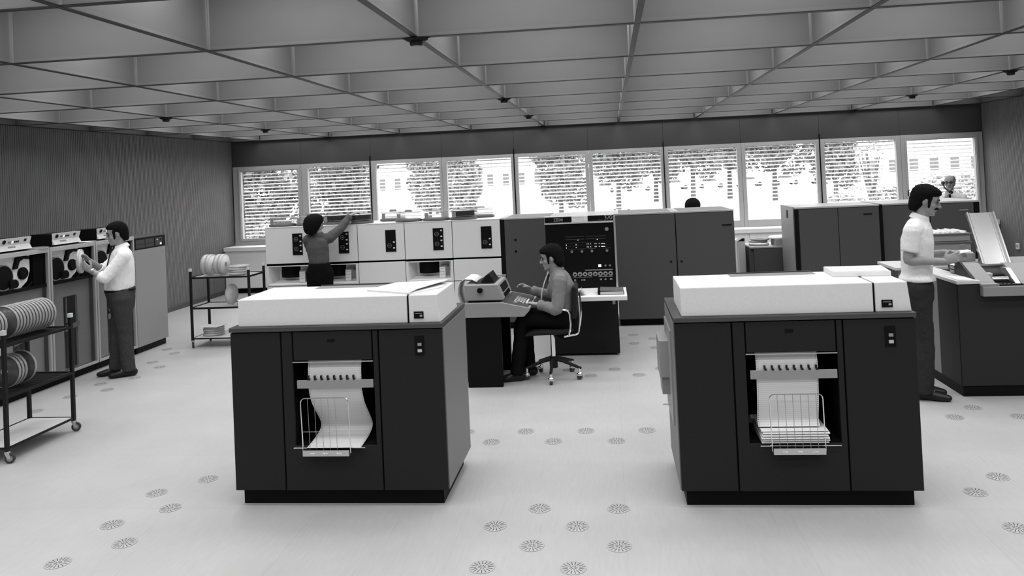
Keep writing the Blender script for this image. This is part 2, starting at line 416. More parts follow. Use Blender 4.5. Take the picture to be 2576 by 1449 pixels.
def printer(X, Y, label, right):
    t = thing('line_printer', label, 'printer', (X, Y, 0), 'line printers at the front of the room')
    W, D = 1.36, .74
    P = lambda n, q, m, par=t, bv=0.0, **k: obj(n, q, m, par, bv, local=True, **k)
    P('kick_base', bx(.03, W-.04, .045, D-.05, 0, .101), m_black)
    P('carcass', MB().box(.012, .40, .012, D-.012, .10, 1.085).box(.925, W-.012, .012, D-.012, .10, 1.085)
      .box(.40, .925, .012, D-.012, .10, .375).box(.40, .925, .42, D-.012, .375, 1.085).box(.40, .925, .012, .42, .90, 1.085), m_cavity)
    P('front_panel', bx(0, .326, -.006, .014, .10, 1.083), m_front, bv=.004)
    fp = P('front_panel', bx(.962, W, -.006, .014, .10, 1.083), m_front, bv=.004)
    P('centre_panel', MB().prism([(.335,.10),(.953,.10),(.953,1.083),(.922,1.083),(.922,.375),(.402,.375),(.402,1.083),(.335,1.083)], -.006, .012, 'y'), m_front, bv=.003)
    dr = P('upper_door', bx(.410, .914, -.006, .014, .903, 1.083), m_front, bv=.004)
    P('latch', bx(.632, .680, -.0075, -.004, 1.016, 1.036), m_black, dr)
    P('door_edge', bx(.404, .920, -.010, .0, .892, .898), m_alu)
    for xs in (0, W):
        sp = P('side_panel', bx(xs-.006 if xs == 0 else xs-.004, xs+.004 if xs == 0 else xs+.006, .016, D, .10, 1.083), m_side, bv=.003)
    P('rear_panel', bx(.01, W-.01, D-.01, D, .10, 1.083), m_side)
    P('top_plate', bx(-.006, W+.006, -.014, D+.004, 1.089, 1.118), m_plate, bv=.004)
    cv = P('cover', bx(.046, 1.142, .016, .546, 1.118, 1.29), m_white, bv=.006)
    sw = MB().box(.40, .93, .425, .533, 1.2895, 1.2925); sl = P('viewing_slot', sw, m_mplast, cv)
    P('slot_rim', bx(.40, .93, .533, .541, 1.2895, 1.300), m_plate, cv)
    P('cover_gap', bx(1.142, 1.154, .03, .54, 1.118, 1.283), m_cavity)
    ce = P('end_cover', MB().prism([(1.154,1.118),(1.352,1.118),(1.333,1.29),(1.154,1.29)], .016, .546, 'y'), m_white, bv=.006)
    dp = P('counter', bx(1.186, 1.246, .011, .018, 1.146, 1.188), m_black, ce)
    P('counter_scale', bx(1.194, 1.237, .010, .012, 1.175, 1.1795), m_mplast, dp)
    P('counter_digits', MB().box(1.224, 1.229, .010, .012, 1.157, 1.168).box(1.233, 1.238, .010, .012, 1.157, 1.168), m_plast, dp)
    sp = P('switch_panel', bx(1.188, 1.247, -.010, -.004, .925, 1.042), m_black, fp)
    P('button', bx(1.208, 1.232, -.014, -.009, .982, 1.000), m_satin, sp); P('button', bx(1.207, 1.233, -.014, -.009, .944, .962), mat('lit_button_cap', .5, .4), sp)
    P('cavity_floor', bx(.40, .925, .02, .42, .372, .378), m_cavity)
    # guide bar with clips
    dz = .018 if right else 0
    gb = P('guide_bar', bx(.425, .916, -.004, .006, .730+dz, .781+dz), m_satin, bv=.002)
    for i in range(8):
        x = (.508 if right else .496) + i*.0415
        P('clip', MB().box(x, x+.012, -.006, .008, .781+dz, .790+dz).box(x-.004, x+.006, -.002, .010, .790+dz, .808+dz), m_dplast, gb)
    # front wire basket
    b0, b1 = (.518, .820) if right else (.462, .768)
    zt, yb, yt = (.672, -.045, -.05) if right else (.682, -.045, -.05)
    fr = P('basket_frame', MB().tube(rr([(b0+.004, yb, .345), (b0, yt, zt), (b1-.004, yt, zt), (b1, yb, .345)], .03), .0035, 8), m_chrome, sm=True)
    nw = 6 if right else 5
    if right: xs = [b0 + (b1-b0)*(i+1)/(nw+1) for i in range(nw)]
    else: xs = [b0+.045 + i*.0435 for i in range(nw)]
    for x in xs:
        P('wire', MB().tube([(x, yt, zt), (x+.004, yb, .345)], .0016, 6), m_satin, fr)
    P('cross_rod', MB().tube([(b0-.06, yb+.01, .372), (b1+.09, yb+.01, .372)], .0028, 6), m_chrome)
    if not right: P('stay_wire', MB().tube([(b0, yb-.002, .475), (b0+.20, yb-.002, .475)], .0018, 6), m_satin, fr)
    lp = P('basket_lip', bx(b0+.008, b1-.004, -.062, .06, .330, .337), m_alu)
    P('lip_plate', bx(b0+.008, b1-.004, -.064, -.060, .330, .366), m_alu, lp)
    for i in range(3):
        x = b0+.055 + i*(b1-b0-.05)/3
        P('hook', MB().tube(rr([(x, -.066, .362), (x, -.066, .346), (x+.032, -.066, .346), (x+.032, -.066, .352)], .006, 3), .0024, 6), m_chrome, lp)
    if right:
        bxx = P('side_box', bx(-.075, -.008, .40, .66, .66, .90), m_satin, bv=.006)
        P('lower_block', bx(-.062, -.008, .42, .62, .55, .66), m_mplast, bxx)
        P('backing_plate', bx(-.016, -.006, .20, .70, .42, 1.0), m_satin)
        P('lever', MB().cyl((-.07, .30, .52), (1,0,0), .005, .07, 8), m_chrome)
    return t
printer(-2.425, 4.725, 'line printer with its paper curving down into a half-empty wire basket', False)
printer(0.338, 4.702, 'line printer with a thick pile of folded printout behind its wire basket', True)

# fanfold paper strips
m_list = bpy.data.materials.new('listing_paper'); m_list.use_nodes = True
nt = m_list.node_tree; b = nt.nodes['Principled BSDF']; tc = nt.nodes.new('ShaderNodeTexCoord')
wv = nt.nodes.new('ShaderNodeTexWave'); wv.wave_type = 'BANDS'; wv.bands_direction = 'Z'; wv.inputs['Scale'].default_value = 26; wv.inputs['Distortion'].default_value = .3
nt.links.new(tc.outputs['Object'], wv.inputs['Vector'])
nz = mrange(wv.outputs['Fac'], .1, .6, .66, .73); nt.links.new(nz, b.inputs['Base Color']); b.inputs['Roughness'].default_value = .75
def strip(X, Y, x0, x1, path, label, holes_to):
    mb = MB(); sm_path = []
    P_ = [Vector((0, *p)) for p in path]
    for i in range(len(P_)-1):
        p0, p1, p2, p3 = P_[max(i-1,0)], P_[i], P_[i+1], P_[min(i+2, len(P_)-1)]
        for k_ in range(6):
            t = k_/6
            q = .5*((2*p1)+(-p0+p2)*t+(2*p0-5*p1+4*p2-p3)*t*t+(-p0+3*p1-3*p2+p3)*t**3); sm_path.append((q.y, q.z))
    sm_path.append(tuple(path[-1]))
    mb.sheet(sm_path, x0, x1, .0012)
    t = thing('printout_strip', label, 'paper', (X, Y, 0))
    o = obj('sheet', mb, m_list, t, local=True, sm=True)
    hb = MB()
    acc = 0
    for i in range(len(sm_path)-1):
        a, b_ = Vector(sm_path[i]), Vector(sm_path[i+1]); L = (b_-a).length; acc += L
        while acc >= .0127:
            acc -= .0127; p = b_ - (b_-a).normalized()*acc; d = (b_-a).normalized(); n_ = Vector((d.y, -d.x))   # towards the viewer
            for xx in (x0+.007, x1-.007):
                p1 = p + n_*.0006; u = d*.002
                hb.add([(xx-.002, p1.x-u.x, p1.y-u.y), (xx+.002, p1.x-u.x, p1.y-u.y), (xx+.002, p1.x+u.x, p1.y+u.y), (xx-.002, p1.x+u.x, p1.y+u.y)], [(0,1,2,3)])
    obj('sprocket_holes', hb, m_ink, t, local=True)['kind'] = 'stuff'
    return t
strip(-2.425, 4.725, .492, .835, [(.03,.895),(.016,.84),(.014,.76),(.02,.70),(.06,.62),(.13,.54),(.19,.47),(.195,.43),(.13,.402),(.04,.388),(-.05,.379)], 'continuous paper hanging in the printer, curving out at the bottom', 0)
strip(.338, 4.702, .462, .812, [(.03,.895),(.014,.84),(.012,.77),(.018,.70),(.03,.60),(.05,.53),(.055,.49),(.03,.462)], 'continuous paper hanging straight down onto a folded pile', 0)
# folded pile in the right printer
pt = thing('printout_pile', 'folded pile of printout lying in the right printer basket', 'paper', (.338, 4.702, .34))
q = MB(); zz = .381
for i, (dx0, dx1, h, yy) in enumerate([(.47,.845,.012,-.03),(.475,.85,.013,-.032),(.468,.848,.014,-.036),(.472,.842,.013,-.034),(.476,.852,.012,-.03),(.470,.846,.010,-.02)]):
    q.prism([(yy, zz+h/2), (yy+.012, zz), (.26, zz), (.26, zz+h-.001), (yy+.012, zz+h-.001)], .338+dx0-.338, .338+dx1-.338, 'x'); zz += h
o = obj('leaf_stack', q, m_list, pt, local=True); o.location = (0, 0, -.34)
q = MB().sheet([(.30,.40),(.28,.45),(.24,.47),(.20,.46)], .45, .50, .002); o = obj('rumpled_edge', q, m_paper, pt, local=True); o.location = (0,0,-.34)

# loose listings on top of the printers
q = MB()
def leaf(q, pts, z, th, lift=None):
    n = len(pts); lift = lift or [0]*n
    q.add([(x, y, z+l) for (x, y), l in zip(pts, lift)] + [(x, y, z+th+l) for (x, y), l in zip(pts, lift)],
          [list(range(n-1,-1,-1)), list(range(n, 2*n))] + [(i, (i+1)%n, (i+1)%n+n, i+n) for i in range(n)])
pl = thing('listing_booklet', 'loose white listing with a curled edge on the printer cover', 'paper', (-1.4, 5.0, 1.29))
q = MB(); leaf(q, [(-1.60,4.955),(-1.275,4.765),(-1.115,5.03),(-1.13,5.24),(-1.50,5.26)], 1.2906, .006); obj('lower_sheets', q, m_paper, pl)
q = MB(); leaf(q, [(-1.60,4.955),(-1.275,4.765),(-1.24,4.86),(-1.12,5.14),(-1.125,5.24),(-1.50,5.26)], 1.2975, .004, [0,0,.012,.02,.012,0]); obj('curled_sheets', q, m_paper, pl)
pl = thing('listing_stack', 'neat thick stack of listings on the printer beside the standing man', 'paper', (1.5, 5.05, 1.29))
q = MB(); leaf(q, [(1.335,4.985),(1.665,4.955),(1.70,5.22),(1.345,5.24)], 1.291, .028); obj('stack', q, m_paper, pl)
q = MB(); leaf(q, [(1.337,4.99),(1.66,4.962),(1.69,5.21),(1.345,5.23)], 1.3192, .004); obj('top_sheet', q, m_paper, pl)

# ------------------------------------------------------------------ round floor vents
G_, VX, VY = .23428, -.0392, 3.9891
lattice = [(-3,2),(-2,3),(-1,2),(0,3),(-2,1),(0,1),(-3,0),(-1,0),(-4,8),(-2,8),(0,8),(-3,9),(-1,9),(1,9),(-5,9),(-13,0),(-12,1),(-13,2),(-12,3),(-13,4),(-12,5),
  (9,2),(9,4),(10,5),(12,11),(11,10),(13,10),(-1,16),(0,17),(1,16),(2,17),(-2,17),(2,21),(2,23),(1,22),(1,24),(-23,20),(-22,19),(-23,16),(-22,15),(-23,12),(-22,17),(-23,14),(-23,22),(-24,23),(-5,17)]
v0 = thing('floor_vent', 'round slotted vent plate set flush in the pale floor', 'floor vent', (0,0,0), 'round vents in the raised floor')
obj('plate', MB().lathe([(0,.002),(.064,.002),(.066,.0015),(.0675,.0)], (0,0,0), (0,0,1), 32), mat('vent_plate_enamel', .38, .4), v0, local=True, sm=True)
obj('rim', MB().ring((0,0,.0004), (0,0,1), .0655, .0675, .0016, 32), mat('vent_rim_dark', .30, .5), v0, local=True)
q = MB()
for i in range(16):
    a = 2*PI*i/16+.1; d = Vector((math.cos(a), math.sin(a), 0)); n_ = Vector((-d.y, d.x, 0))
    for r0, r1, w in ((.030, .060, .0017),) + (((.008, .022, .0015),) if i % 2 == 0 else ()):
        q.add([d*r0-n_*w+Vector((0,0,.0026)), d*r1-n_*w+Vector((0,0,.0026)), d*r1+n_*w+Vector((0,0,.0026)), d*r0+n_*w+Vector((0,0,.0026)),
               d*r0-n_*w, d*r1-n_*w, d*r1+n_*w, d*r0+n_*w], [(0,1,2,3), (0,4,5,1), (1,5,6,2), (2,6,7,3), (3,7,4,0)])
obj('slots', q, m_ink, v0, local=True)
ORD = ['first', 'second', 'third', 'fourth', 'fifth', 'sixth', 'seventh', 'eighth', 'ninth', 'tenth', 'eleventh', 'twelfth', 'thirteenth', 'fourteenth']
def vent_zone(i, j):
    if i <= -22: return 'near the tape drives', 'nearest'
    if i <= -12: return 'left of the left printer', 'nearest'
    if i >= 11: return 'before the card reader', 'left'
    if i >= 9: return 'right of the right printer', 'nearest'
    if j <= 3: return 'front', 'pair'
    if j <= 9: return 'in the band between the two printers', 'left'
    if j <= 17: return 'in the band by the swivel chair', 'left'
    return 'before the processor cabinets', 'nearest'
zones = {}
for c_ in lattice: zones.setdefault(vent_zone(*c_), []).append(c_)
def vent_label(c_):
    z, how = k_ = vent_zone(*c_); L = zones[k_]
    if how == 'pair':
        row = sorted({c[1] for c in L}).index(c_[1]); side = 'left' if c_[0] == min(c[0] for c in L if c[1] == c_[1]) else 'right'
        return 'round slotted floor vent, %s one of the %s pair between the printers' % (side, ['nearest', 'second nearest', 'third nearest', 'farthest'][row])
    key = (lambda c: (c[1], c[0])) if how == 'nearest' else (lambda c: (c[0], c[1]))
    n_ = sorted(L, key=key).index(c_)
    return 'round slotted floor vent %s, %s from %s' % (z, ORD[n_], 'the camera' if how == 'nearest' else 'the left')
for n, (i, j) in enumerate(lattice):
    o = v0 if n == 0 else copy_tree(v0); o['label'] = vent_label((i, j))
    o.location = (VX+G_*i, VY+G_*j, 0); o.rotation_euler = (0, 0, (i*37+j*91) % 23 * .1)

# ------------------------------------------------------------------ disk drive bank
DX0, DW, DY, DYB = -4.668, .6435, 10.15, 10.95
def scribble(q, x0, x1, y, z, amp, n, w=.0022):
    pts = []
    for i in range(n+1):
        t = i/n; pts.append((x0+(x1-x0)*t, y, z + amp*math.sin(i*2.3)*(.6+.4*math.sin(i*1.1))))
    for i in range(n):
        if i % 5 == 4: continue
        (xa, _, za), (xb, _, zb) = pts[i], pts[i+1]
        q.add([(xa, y, za-w), (xb, y, zb-w), (xb, y, zb+w), (xa, y, za+w)], [(0,1,2,3)])
drive_lab = ['disk drive at the left end of the pale bank, open pack window below', 'disk drive directly beside the reaching person, open pack window below',
  'disk drive with plain lower front in the middle of the bank', 'fourth disk drive of the bank, two dials above a dark pack window', 'disk drive with plain lower front touching the grey processor cabinet']
for n in range(5):
    x = DX0+n*DW; g = .004; full = n in (0, 1, 3)
    t = thing('disk_drive', drive_lab[n], 'disk drive', (x, DY, 0), 'disk drives in the pale bank')
    obj('carcass', MB().box(x+.002, x+DW-.002, DY+.20, DYB, .08, 1.435).box(x+.002, x+DW-.002, DY+.02, DYB, .92, 1.435).box(x+.002, x+DW-.002, DY+.02, DYB, .08, .64)
        .box(x+.002, x+.012, DY+.02, DYB, .08, 1.435).box(x+DW-.012, x+DW-.002, DY+.02, DYB, .08, 1.435), m_cavity, t)
    obj('kick', bx(x+.002, x+DW-.002, DY+.06, DYB, 0, .08), m_black, t)
    obj('top_panel', bx(x+.002, x+DW-.002, DY-.002, DYB, 1.435, 1.443), m_disk, t)
    up_ = obj('upper_front', bx(x+g, x+DW-g, DY, DY+.02, .952, 1.434), m_disk, t, .004)
    cp = obj('control_panel', bx(x+.385, x+.525, DY-.006, DY+.002, 1.062, 1.352), m_black, up_)
    rows = (1.145, 1.275) if full else (1.145,)
    for z in rows:
        obj('dial', MB().ring((x+.437, DY-.006, z), (0,-1,0), .024, .028, .002, 24), m_mplast, cp)
        obj('dial_mark', MB().box(x+.428, x+.432, DY-.0085, DY-.006, z-.004, z+.004).box(x+.441, x+.446, DY-.0085, DY-.006, z-.004, z+.004), m_plast, cp)
        for dz, mm in ((.045, m_plast), (.008, m_dplast), (-.032, m_plast)):
            obj('button', bx(x+.487, x+.511, DY-.010, DY-.005, z+dz-.009, z+dz+.009), mm, cp)
    if full:
        # recessed bay: frame, sloping cheeks, pack window, tag
        q = MB(); z0, z1 = .652, .924; X0, X1 = x+g, x+DW-g; a0, a1, c0, c1 = x+.035, x+DW-.035, .672, .912; i0, i1, d0, d1 = x+.115, x+DW-.10, .715, .90; yb = DY+.17
        q.add([(X0,DY,z0),(X1,DY,z0),(X1,DY,z1),(X0,DY,z1),(a0,DY,c0),(a1,DY,c0),(a1,DY,c1),(a0,DY,c1),(i0,yb,d0),(i1,yb,d0),(i1,yb,d1),(i0,yb,d1)],
              [(0,1,5,4),(1,2,6,5),(2,3,7,6),(3,0,4,7),(4,5,9,8),(5,6,10,9),(6,7,11,10),(7,4,8,11),(8,9,10,11)])
        q.box(X0, X0+.006, DY+.001, DY+.2, z0, z1).box(X1-.006, X1, DY+.001, DY+.2, z0, z1)
        bay = obj('pack_bay', q, m_disk, t)
        wnd = MB(); xc = x+.28; nn = 10
        prof = [(xc-.135+.27*i/nn, DY+.165-.075*math.sin(PI*i/nn)) for i in range(nn+1)]
        wnd.prism(prof, .748, .893, 'z'); obj('disk_window', wnd, m_black, bay, sm=False)
        obj('bracket', bx(x+.445, x+.545, DY+.055, DY+.17, .828, .850), m_mplast, bay)
        tg = obj('number_tag', bx(x+.445, x+.522, DY+.045, DY+.055, .690, .832), m_paper, bay)
        qq = MB()
        for k_ in range(3): scribble(qq, x+.455, x+.512, DY+.0445, .812-k_*.038, .006, 12)
        obj('tag_lettering', qq, m_ink, tg)
    else:
        obj('lower_front', bx(x+g, x+DW-g, DY, DY+.02, .652, .928), m_disk, t, .004)
    obj('bottom_front', bx(x+g, x+DW-g, DY, DY+.02, .085, .644), m_disk, t, .004)

# disk packs under clear covers, standing on the bank
def pack(x, y, label, disks, handle, tag_=False, r=.180, h=.125):
    z = 1.443; t = thing('disk_pack', label, 'disk pack', (x, y, z), 'disk packs on top of the drives')
    obj('base_tray', MB().lathe([(0,0),(r-.01,0),(r+.004,.008),(r+.006,.028),(r-.008,.030),(0,.030)], (x,y,z), (0,0,1), 36), mat('tray_grey', .12, .4), t, sm=True)
    obj('cover', MB().lathe([(r-.012,.030),(r-.012,h),(r-.03,h+.008),(0,h+.008)], (x,y,z), (0,0,1), 36), m_clear2 if disks else m_clear, t, sm=True)
    obj('cover_rim', MB().ring((x,y,z+h-.006), (0,0,1), r-.014, r-.010, .006, 36).ring((x,y,z+.05), (0,0,1), r-.0135, r-.0105, .003, 36), m_rim, t, sm=True)
    if disks:
        s = obj('spindle', MB().cyl((x,y,z+.030), (0,0,1), .04, h-.045, 20), m_satin, t)
        for k_ in range(6):
            obj('platter', MB().cyl((x,y,z+.038+k_*.0125), (0,0,1), r-.028, .0118, 36), m_cavity, s)
    lid = obj('handle', MB().cyl((x,y,z+h+.008), (0,0,1), .055, .010, 20).box(x-.045, x+.045, y-.010, y+.010, z+h+.018, z+h+.032), m_plast if handle else m_mplast, t)
    obj('liner', MB().ring((x,y,z+.032), (0,0,1), r-.022, r-.014, .004, 36), m_mplast, t)
    st = MB(); 
    for i in range(4):
        a = -PI/2-.9 + i*.12; st.add([(x+(r-.011)*math.cos(a), y+(r-.011)*math.sin(a), z+.04), (x+(r-.011)*math.cos(a+.12), y+(r-.011)*math.sin(a+.12), z+.04), (x+(r-.011)*math.cos(a+.12), y+(r-.011)*math.sin(a+.12), z+.11), (x+(r-.011)*math.cos(a), y+(r-.011)*math.sin(a), z+.11)], [(0,1,2,3)])
    obj('sticker', st, m_mplast, t)
    if tag_:
        tg = obj('number_tag', bx(x-.135, x-.066, y-r-.006, y-r+.006, z+.012, z+.105), m_paper, t)
        qq = MB(); scribble(qq, x-.127, x-.075, y-r-.0065, z+.082, .006, 10); scribble(qq, x-.127, x-.075, y-r-.0065, z+.05, .006, 10); obj('tag_lettering', qq, m_ink, tg)
pack(-4.515, 10.40, 'empty clear disk pack cover at the far left of the bank top', False, False)
pack(-4.145, 10.43, 'clear disk pack cover just left of the reaching person', False, False)
pack(-3.775, 10.46, 'disk pack with black platters behind the reaching person', True, False)
pack(-3.405, 10.36, 'tagged disk pack with black platters under the outstretched hand', True, True, True)
pack(-3.04, 10.72, 'empty clear disk pack cover standing behind its neighbour, right of the hand', False, False)
pack(-2.725, 10.36, 'empty clear disk pack cover in the middle of the row, front one of two', False, False)
pack(-2.350, 10.38, 'empty clear disk pack cover beside the last dark pack', False, True)
pack(-1.975, 10.36, 'last disk pack with black platters, near the processor cabinet', True, True)
pack(-1.79, 10.73, 'empty clear disk pack cover half hidden behind the last dark pack', False, True)

# ------------------------------------------------------------------ processor cabinets
def cabinet(name, label, x0, x1, y0, y1, z1, doors, cat='cabinet', m=m_cab, kick=.085, group='processor cabinets', topm=mat('cabinet_top_window_sheen', .38, .35), gap=.004):  # tops paler than the sides: window reflection put into their colour
    t = thing(name, label, cat, (x0, y0, 0), group)
    obj('carcass', bx(x0+.004, x1-.004, y0+.018, y1, kick, z1-.022), m, t)
    obj('kick', bx(x0+.02, x1-.02, y0+.05, y1-.02, 0, kick), m_black, t)
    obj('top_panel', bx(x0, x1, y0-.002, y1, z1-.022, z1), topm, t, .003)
    for a, b_ in doors: obj('door', bx(a+gap, b_-gap, y0, y0+.02, kick+.006, z1-.028), m, t, .003)
    return t
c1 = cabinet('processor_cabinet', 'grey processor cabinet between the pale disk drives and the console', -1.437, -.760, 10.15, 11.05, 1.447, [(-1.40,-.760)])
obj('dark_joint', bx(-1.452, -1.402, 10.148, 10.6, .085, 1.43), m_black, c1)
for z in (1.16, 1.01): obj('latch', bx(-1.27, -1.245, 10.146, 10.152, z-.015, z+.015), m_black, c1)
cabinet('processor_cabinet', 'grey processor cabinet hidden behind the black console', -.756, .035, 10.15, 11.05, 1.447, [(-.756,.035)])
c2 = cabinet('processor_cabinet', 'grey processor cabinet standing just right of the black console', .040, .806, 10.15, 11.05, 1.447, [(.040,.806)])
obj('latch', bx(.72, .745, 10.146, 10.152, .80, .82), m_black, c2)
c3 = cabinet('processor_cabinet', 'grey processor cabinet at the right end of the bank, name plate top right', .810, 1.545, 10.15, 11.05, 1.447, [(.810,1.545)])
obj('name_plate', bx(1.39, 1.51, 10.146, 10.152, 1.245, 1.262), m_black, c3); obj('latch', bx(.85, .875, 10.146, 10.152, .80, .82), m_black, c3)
for c_, xa, xb in ((c1,-1.38,-.80), (c2,.09,.76), (c3,.86,1.5)):
    q = MB()
    for i in range(40):
        yy = 10.22+i*.02; q.box(xa, xb, yy, yy+.010, 1.4465, 1.4495)
    obj('top_grille', q, m_tapepan, c_)

# ------------------------------------------------------------------ system console
t = con = thing('system_console', 'black operator console with IBM and 370 header, lamps and dials', 'console', (-.355, 8.59, 0))
x0, x1, y0, y1 = -.735, .028, 8.59, 9.55
obj('pedestal', bx(x0+.01, x1, y0, y1, 0.02, .66), m_front, t, .004)
obj('housing', bx(x0, x1+.006, y0+.02, y1, .66, 1.452), m_cab, t, .003)
face = obj('panel', bx(x0+.006, x1-.012, y0-.004, y0+.021, .74, 1.445), m_black, t)
obj('side_trim', bx(x1-.008, x1+.012, y0-.012, y0+.024, .74, 1.53), m_alu, t)
obj('header', bx(x0, x1, y0+.004, y0+.07, 1.448, 1.527), m_plast, t, .003)
hl = obj('header_plate', bx(x0+.004, -.438, y0-.004, y0+.005, 1.462, 1.520), m_black, t)
hr = obj('header_plate', bx(-.256, x1-.012, y0-.004, y0+.005, 1.466, 1.524), m_black, t)
obj('header_lip', bx(x0, x1, y0-.012, y0+.02, 1.4445, 1.4545), m_plast, t)
nt_ = obj('note', bx(-.432, -.262, y0-.002, y0+.0045, 1.458, 1.524), m_paper, t)
q = MB(); scribble(q, -.425, -.30, y0-.0025, 1.507, .006, 26, .0016); scribble(q, -.39, -.30, y0-.0025, 1.490, .005, 18, .0016); scribble(q, -.425, -.272, y0-.0025, 1.470, .006, 32, .0016); obj('handwriting', q, m_ink, nt_)
# lettering built from strokes
m_letter = mat('letter_grey', .30, .5); YL = y0-.0055
def st(q, x, z, w, h): q.box(x, x+w, YL, YL+.002, z, z+h)
q = MB(); lx, lz, lh = -.632, 1.472, .038
st(q, lx, lz, .020, .006); st(q, lx, lz+lh-.006, .020, .006); st(q, lx+.006, lz, .008, lh)                       # I
bx_ = lx+.025
st(q, bx_, lz, .026, .006); st(q, bx_, lz+lh-.006, .026, .006); st(q, bx_+.005, lz+.016, .020, .006); st(q, bx_+.005, lz, .007, lh); st(q, bx_+.024, lz+.004, .006, .013); st(q, bx_+.023, lz+.021, .006, .013)   # B
mx = bx_+.036
st(q, mx, lz, .012, .006); st(q, mx+.028, lz, .012, .006); st(q, mx+.003, lz, .006, lh); st(q, mx+.031, lz, .006, lh)
q.prism([(mx+.002, lz+lh), (mx+.010, lz+lh), (mx+.022, lz+.012), (mx+.018, lz+.006)], YL, YL+.002, 'y'); q.prism([(mx+.038, lz+lh), (mx+.030, lz+lh), (mx+.018, lz+.012), (mx+.022, lz+.006)], YL, YL+.002, 'y')   # M
obj('lettering', q, m_letter, hl)
q = MB(); s_ = .0035; dx = -.078; dz_ = 1.478; dh = .040
def arcp(cx, cz, rx, rz, a0, a1, n=12): return [(cx+rx*math.cos(math.radians(a0+(a1-a0)*i/n)), YL, cz+rz*math.sin(math.radians(a0+(a1-a0)*i/n))) for i in range(n+1)]
q.tube(arcp(dx+.011, dz_+.0105, .011, .0105, -150, 90), .0018, 6); q.tube(arcp(dx+.010, dz_+.030, .0095, .009, -90, 150), .0018, 6)            # 3
q.tube([(dx+.028, YL, dz_+dh), (dx+.052, YL, dz_+dh), (dx+.036, YL, dz_)], .0018, 6)                                               # 7
q.tube(arcp(dx+.071, dz_+dh/2, .012, dh/2, 0, 348, 24), .0018, 6, True)                                                          # 0
obj('lettering', q, m_plast, hr)
q = MB(); q.box(-.09-.06, -.09, YL, YL+.002, 1.478, 1.4795); obj('underline', q, m_mplast, hr)
# panel furniture
def dot(x, z, w, h, m, name='lamp'): return obj(name, bx(x-w/2, x+w/2, y0-.007, y0-.003, z-h/2, z+h/2), m, face)
obj('emergency_pull', MB().cyl((-.057, y0-.004, 1.372), (0,-1,0), .020, .012, 18), m_mplast, face)
for z in (1.300, 1.272): obj('lamp_strip', MB().box(-.51, -.31, y0-.006, y0-.003, z-.003, z+.003).box(-.29, -.07, y0-.006, y0-.003, z-.003, z+.003), mat('strip_dim', .05, .5), face)
for x in (-.375, -.165): dot(x, 1.262, .007, .007, m_glow)
for z in (1.222, 1.188): obj('lamp_strip', bx(-.52, -.05, y0-.006, y0-.003, z+.008, z+.011), mat('strip_dim', .05, .5), face)
for z in (1.216, 1.184):
    for x in (-.505, -.398): dot(x, z-.004, .006, .007, m_glow)
    for x in (-.278, -.262, -.238, -.192, -.178, -.146, -.122, -.110, -.098, -.086): dot(x, z, .0055, .006, m_glow)
for x in (-.447, -.337, -.228, -.064):
    kn = obj('knob', MB().lathe([(0,.022),(.012,.022),(.015,.0)], (x, y0-.004, 1.138), (0,-1,0), 18), m_alu, face, sm=True)
    obj('pointer', bx(x-.003, x+.003, y0-.030, y0-.025, 1.136, 1.150), m_black, kn); obj('scale', bx(x-.045, x+.040, y0-.006, y0-.003, 1.163, 1.166), mat('strip_dim2', .12, .5), face)
dot(-.150, .925+.05, .030, .028, m_glow, 'lit_key'); dot(-.088, .975, .020, .018, m_mplast, 'key'); dot(-.040, .975, .020, .018, m_mplast, 'key')
obj('strip', bx(-.31, -.012, y0-.006, y0-.003, .925, .936), m_mplast, face)
for i in range(8):
    x = -.425+i*.0555
    dl = obj('dial', MB().lathe([(0,.010),(.012,.010),(.014,.006),(.0245,.005),(.0245,0)], (x, y0-.004, .888), (0,-1,0), 22), mat('dial_grey', .34, .4, .3), face, sm=True)
    obj('dial_hub', MB().cyl((x, y0-.014, .888), (0,-1,0), .010, .005, 16), m_black, dl)
obj('strip', MB().box(-.45, -.235, y0-.006, y0-.003, .853, .857).box(-.17, -.012, y0-.006, y0-.003, .853, .859), m_mplast, face)
for x, w in ((-.425,.022), (-.35,.016), (-.325,.020), (-.145,.022), (-.095,.02), (-.035,.026)): dot(x, .826, w, .016, m_mplast, 'key')

# console table and what lies on it
t = thing('console_table', 'white table top projecting from the black console', 'table', (-.13, 8.2, 0))
obj('top', bx(-.60, .122, 7.98, 8.584, .690, .735), mat('table_white', .72, .5), t, .004)
obj('bracket', MB().box(-.5, -.47, 8.3, 8.585, .60, .69).box(-.03, 0, 8.3, 8.585, .60, .69), m_satin, t)
t = thing('ring_binder', 'grey marbled ring binder lying on the white table', 'binder', (-.04, 8.2, .735))
q = MB(); q.prism([(-.175,.737),(-.150,.737),(-.150,.783),(-.175,.783)], 8.08, 8.34, 'y'); obj('spine', q, m_black, t)
obj('pages', bx(-.150, .085, 8.09, 8.33, .739, .765), m_paper, t)
obj('cover', MB().prism([(-.165,.772),(.09,.766),(.09,.771),(-.165,.782)], 8.08, 8.34, 'y'), mat('marbled_board', .10, .6, noise=.7, nscale=60), t)
obj('back_cover', bx(-.165, .095, 8.08, 8.34, .7352, .7392), mat('marbled_board', .10), t)
t = thing('paper_bundle', 'crumpled papers on the white table behind the seated man', 'paper', (-.36, 8.12, .735))
q = MB(); q.sheet([(8.05,.738),(8.12,.78),(8.18,.83)], -.43, -.40, .002); obj('sheet', q, m_paper, t)
q = MB()
for i in range(5): q.add([(-.41,8.08,.737+.003*i),(-.31-.01*i,8.06,.755+.012*i),(-.30-.01*i,8.2,.757+.012*i),(-.41,8.2,.737+.003*i)], [(0,1,2,3)])
obj('fanned_sheets', q, m_oldpap, t)

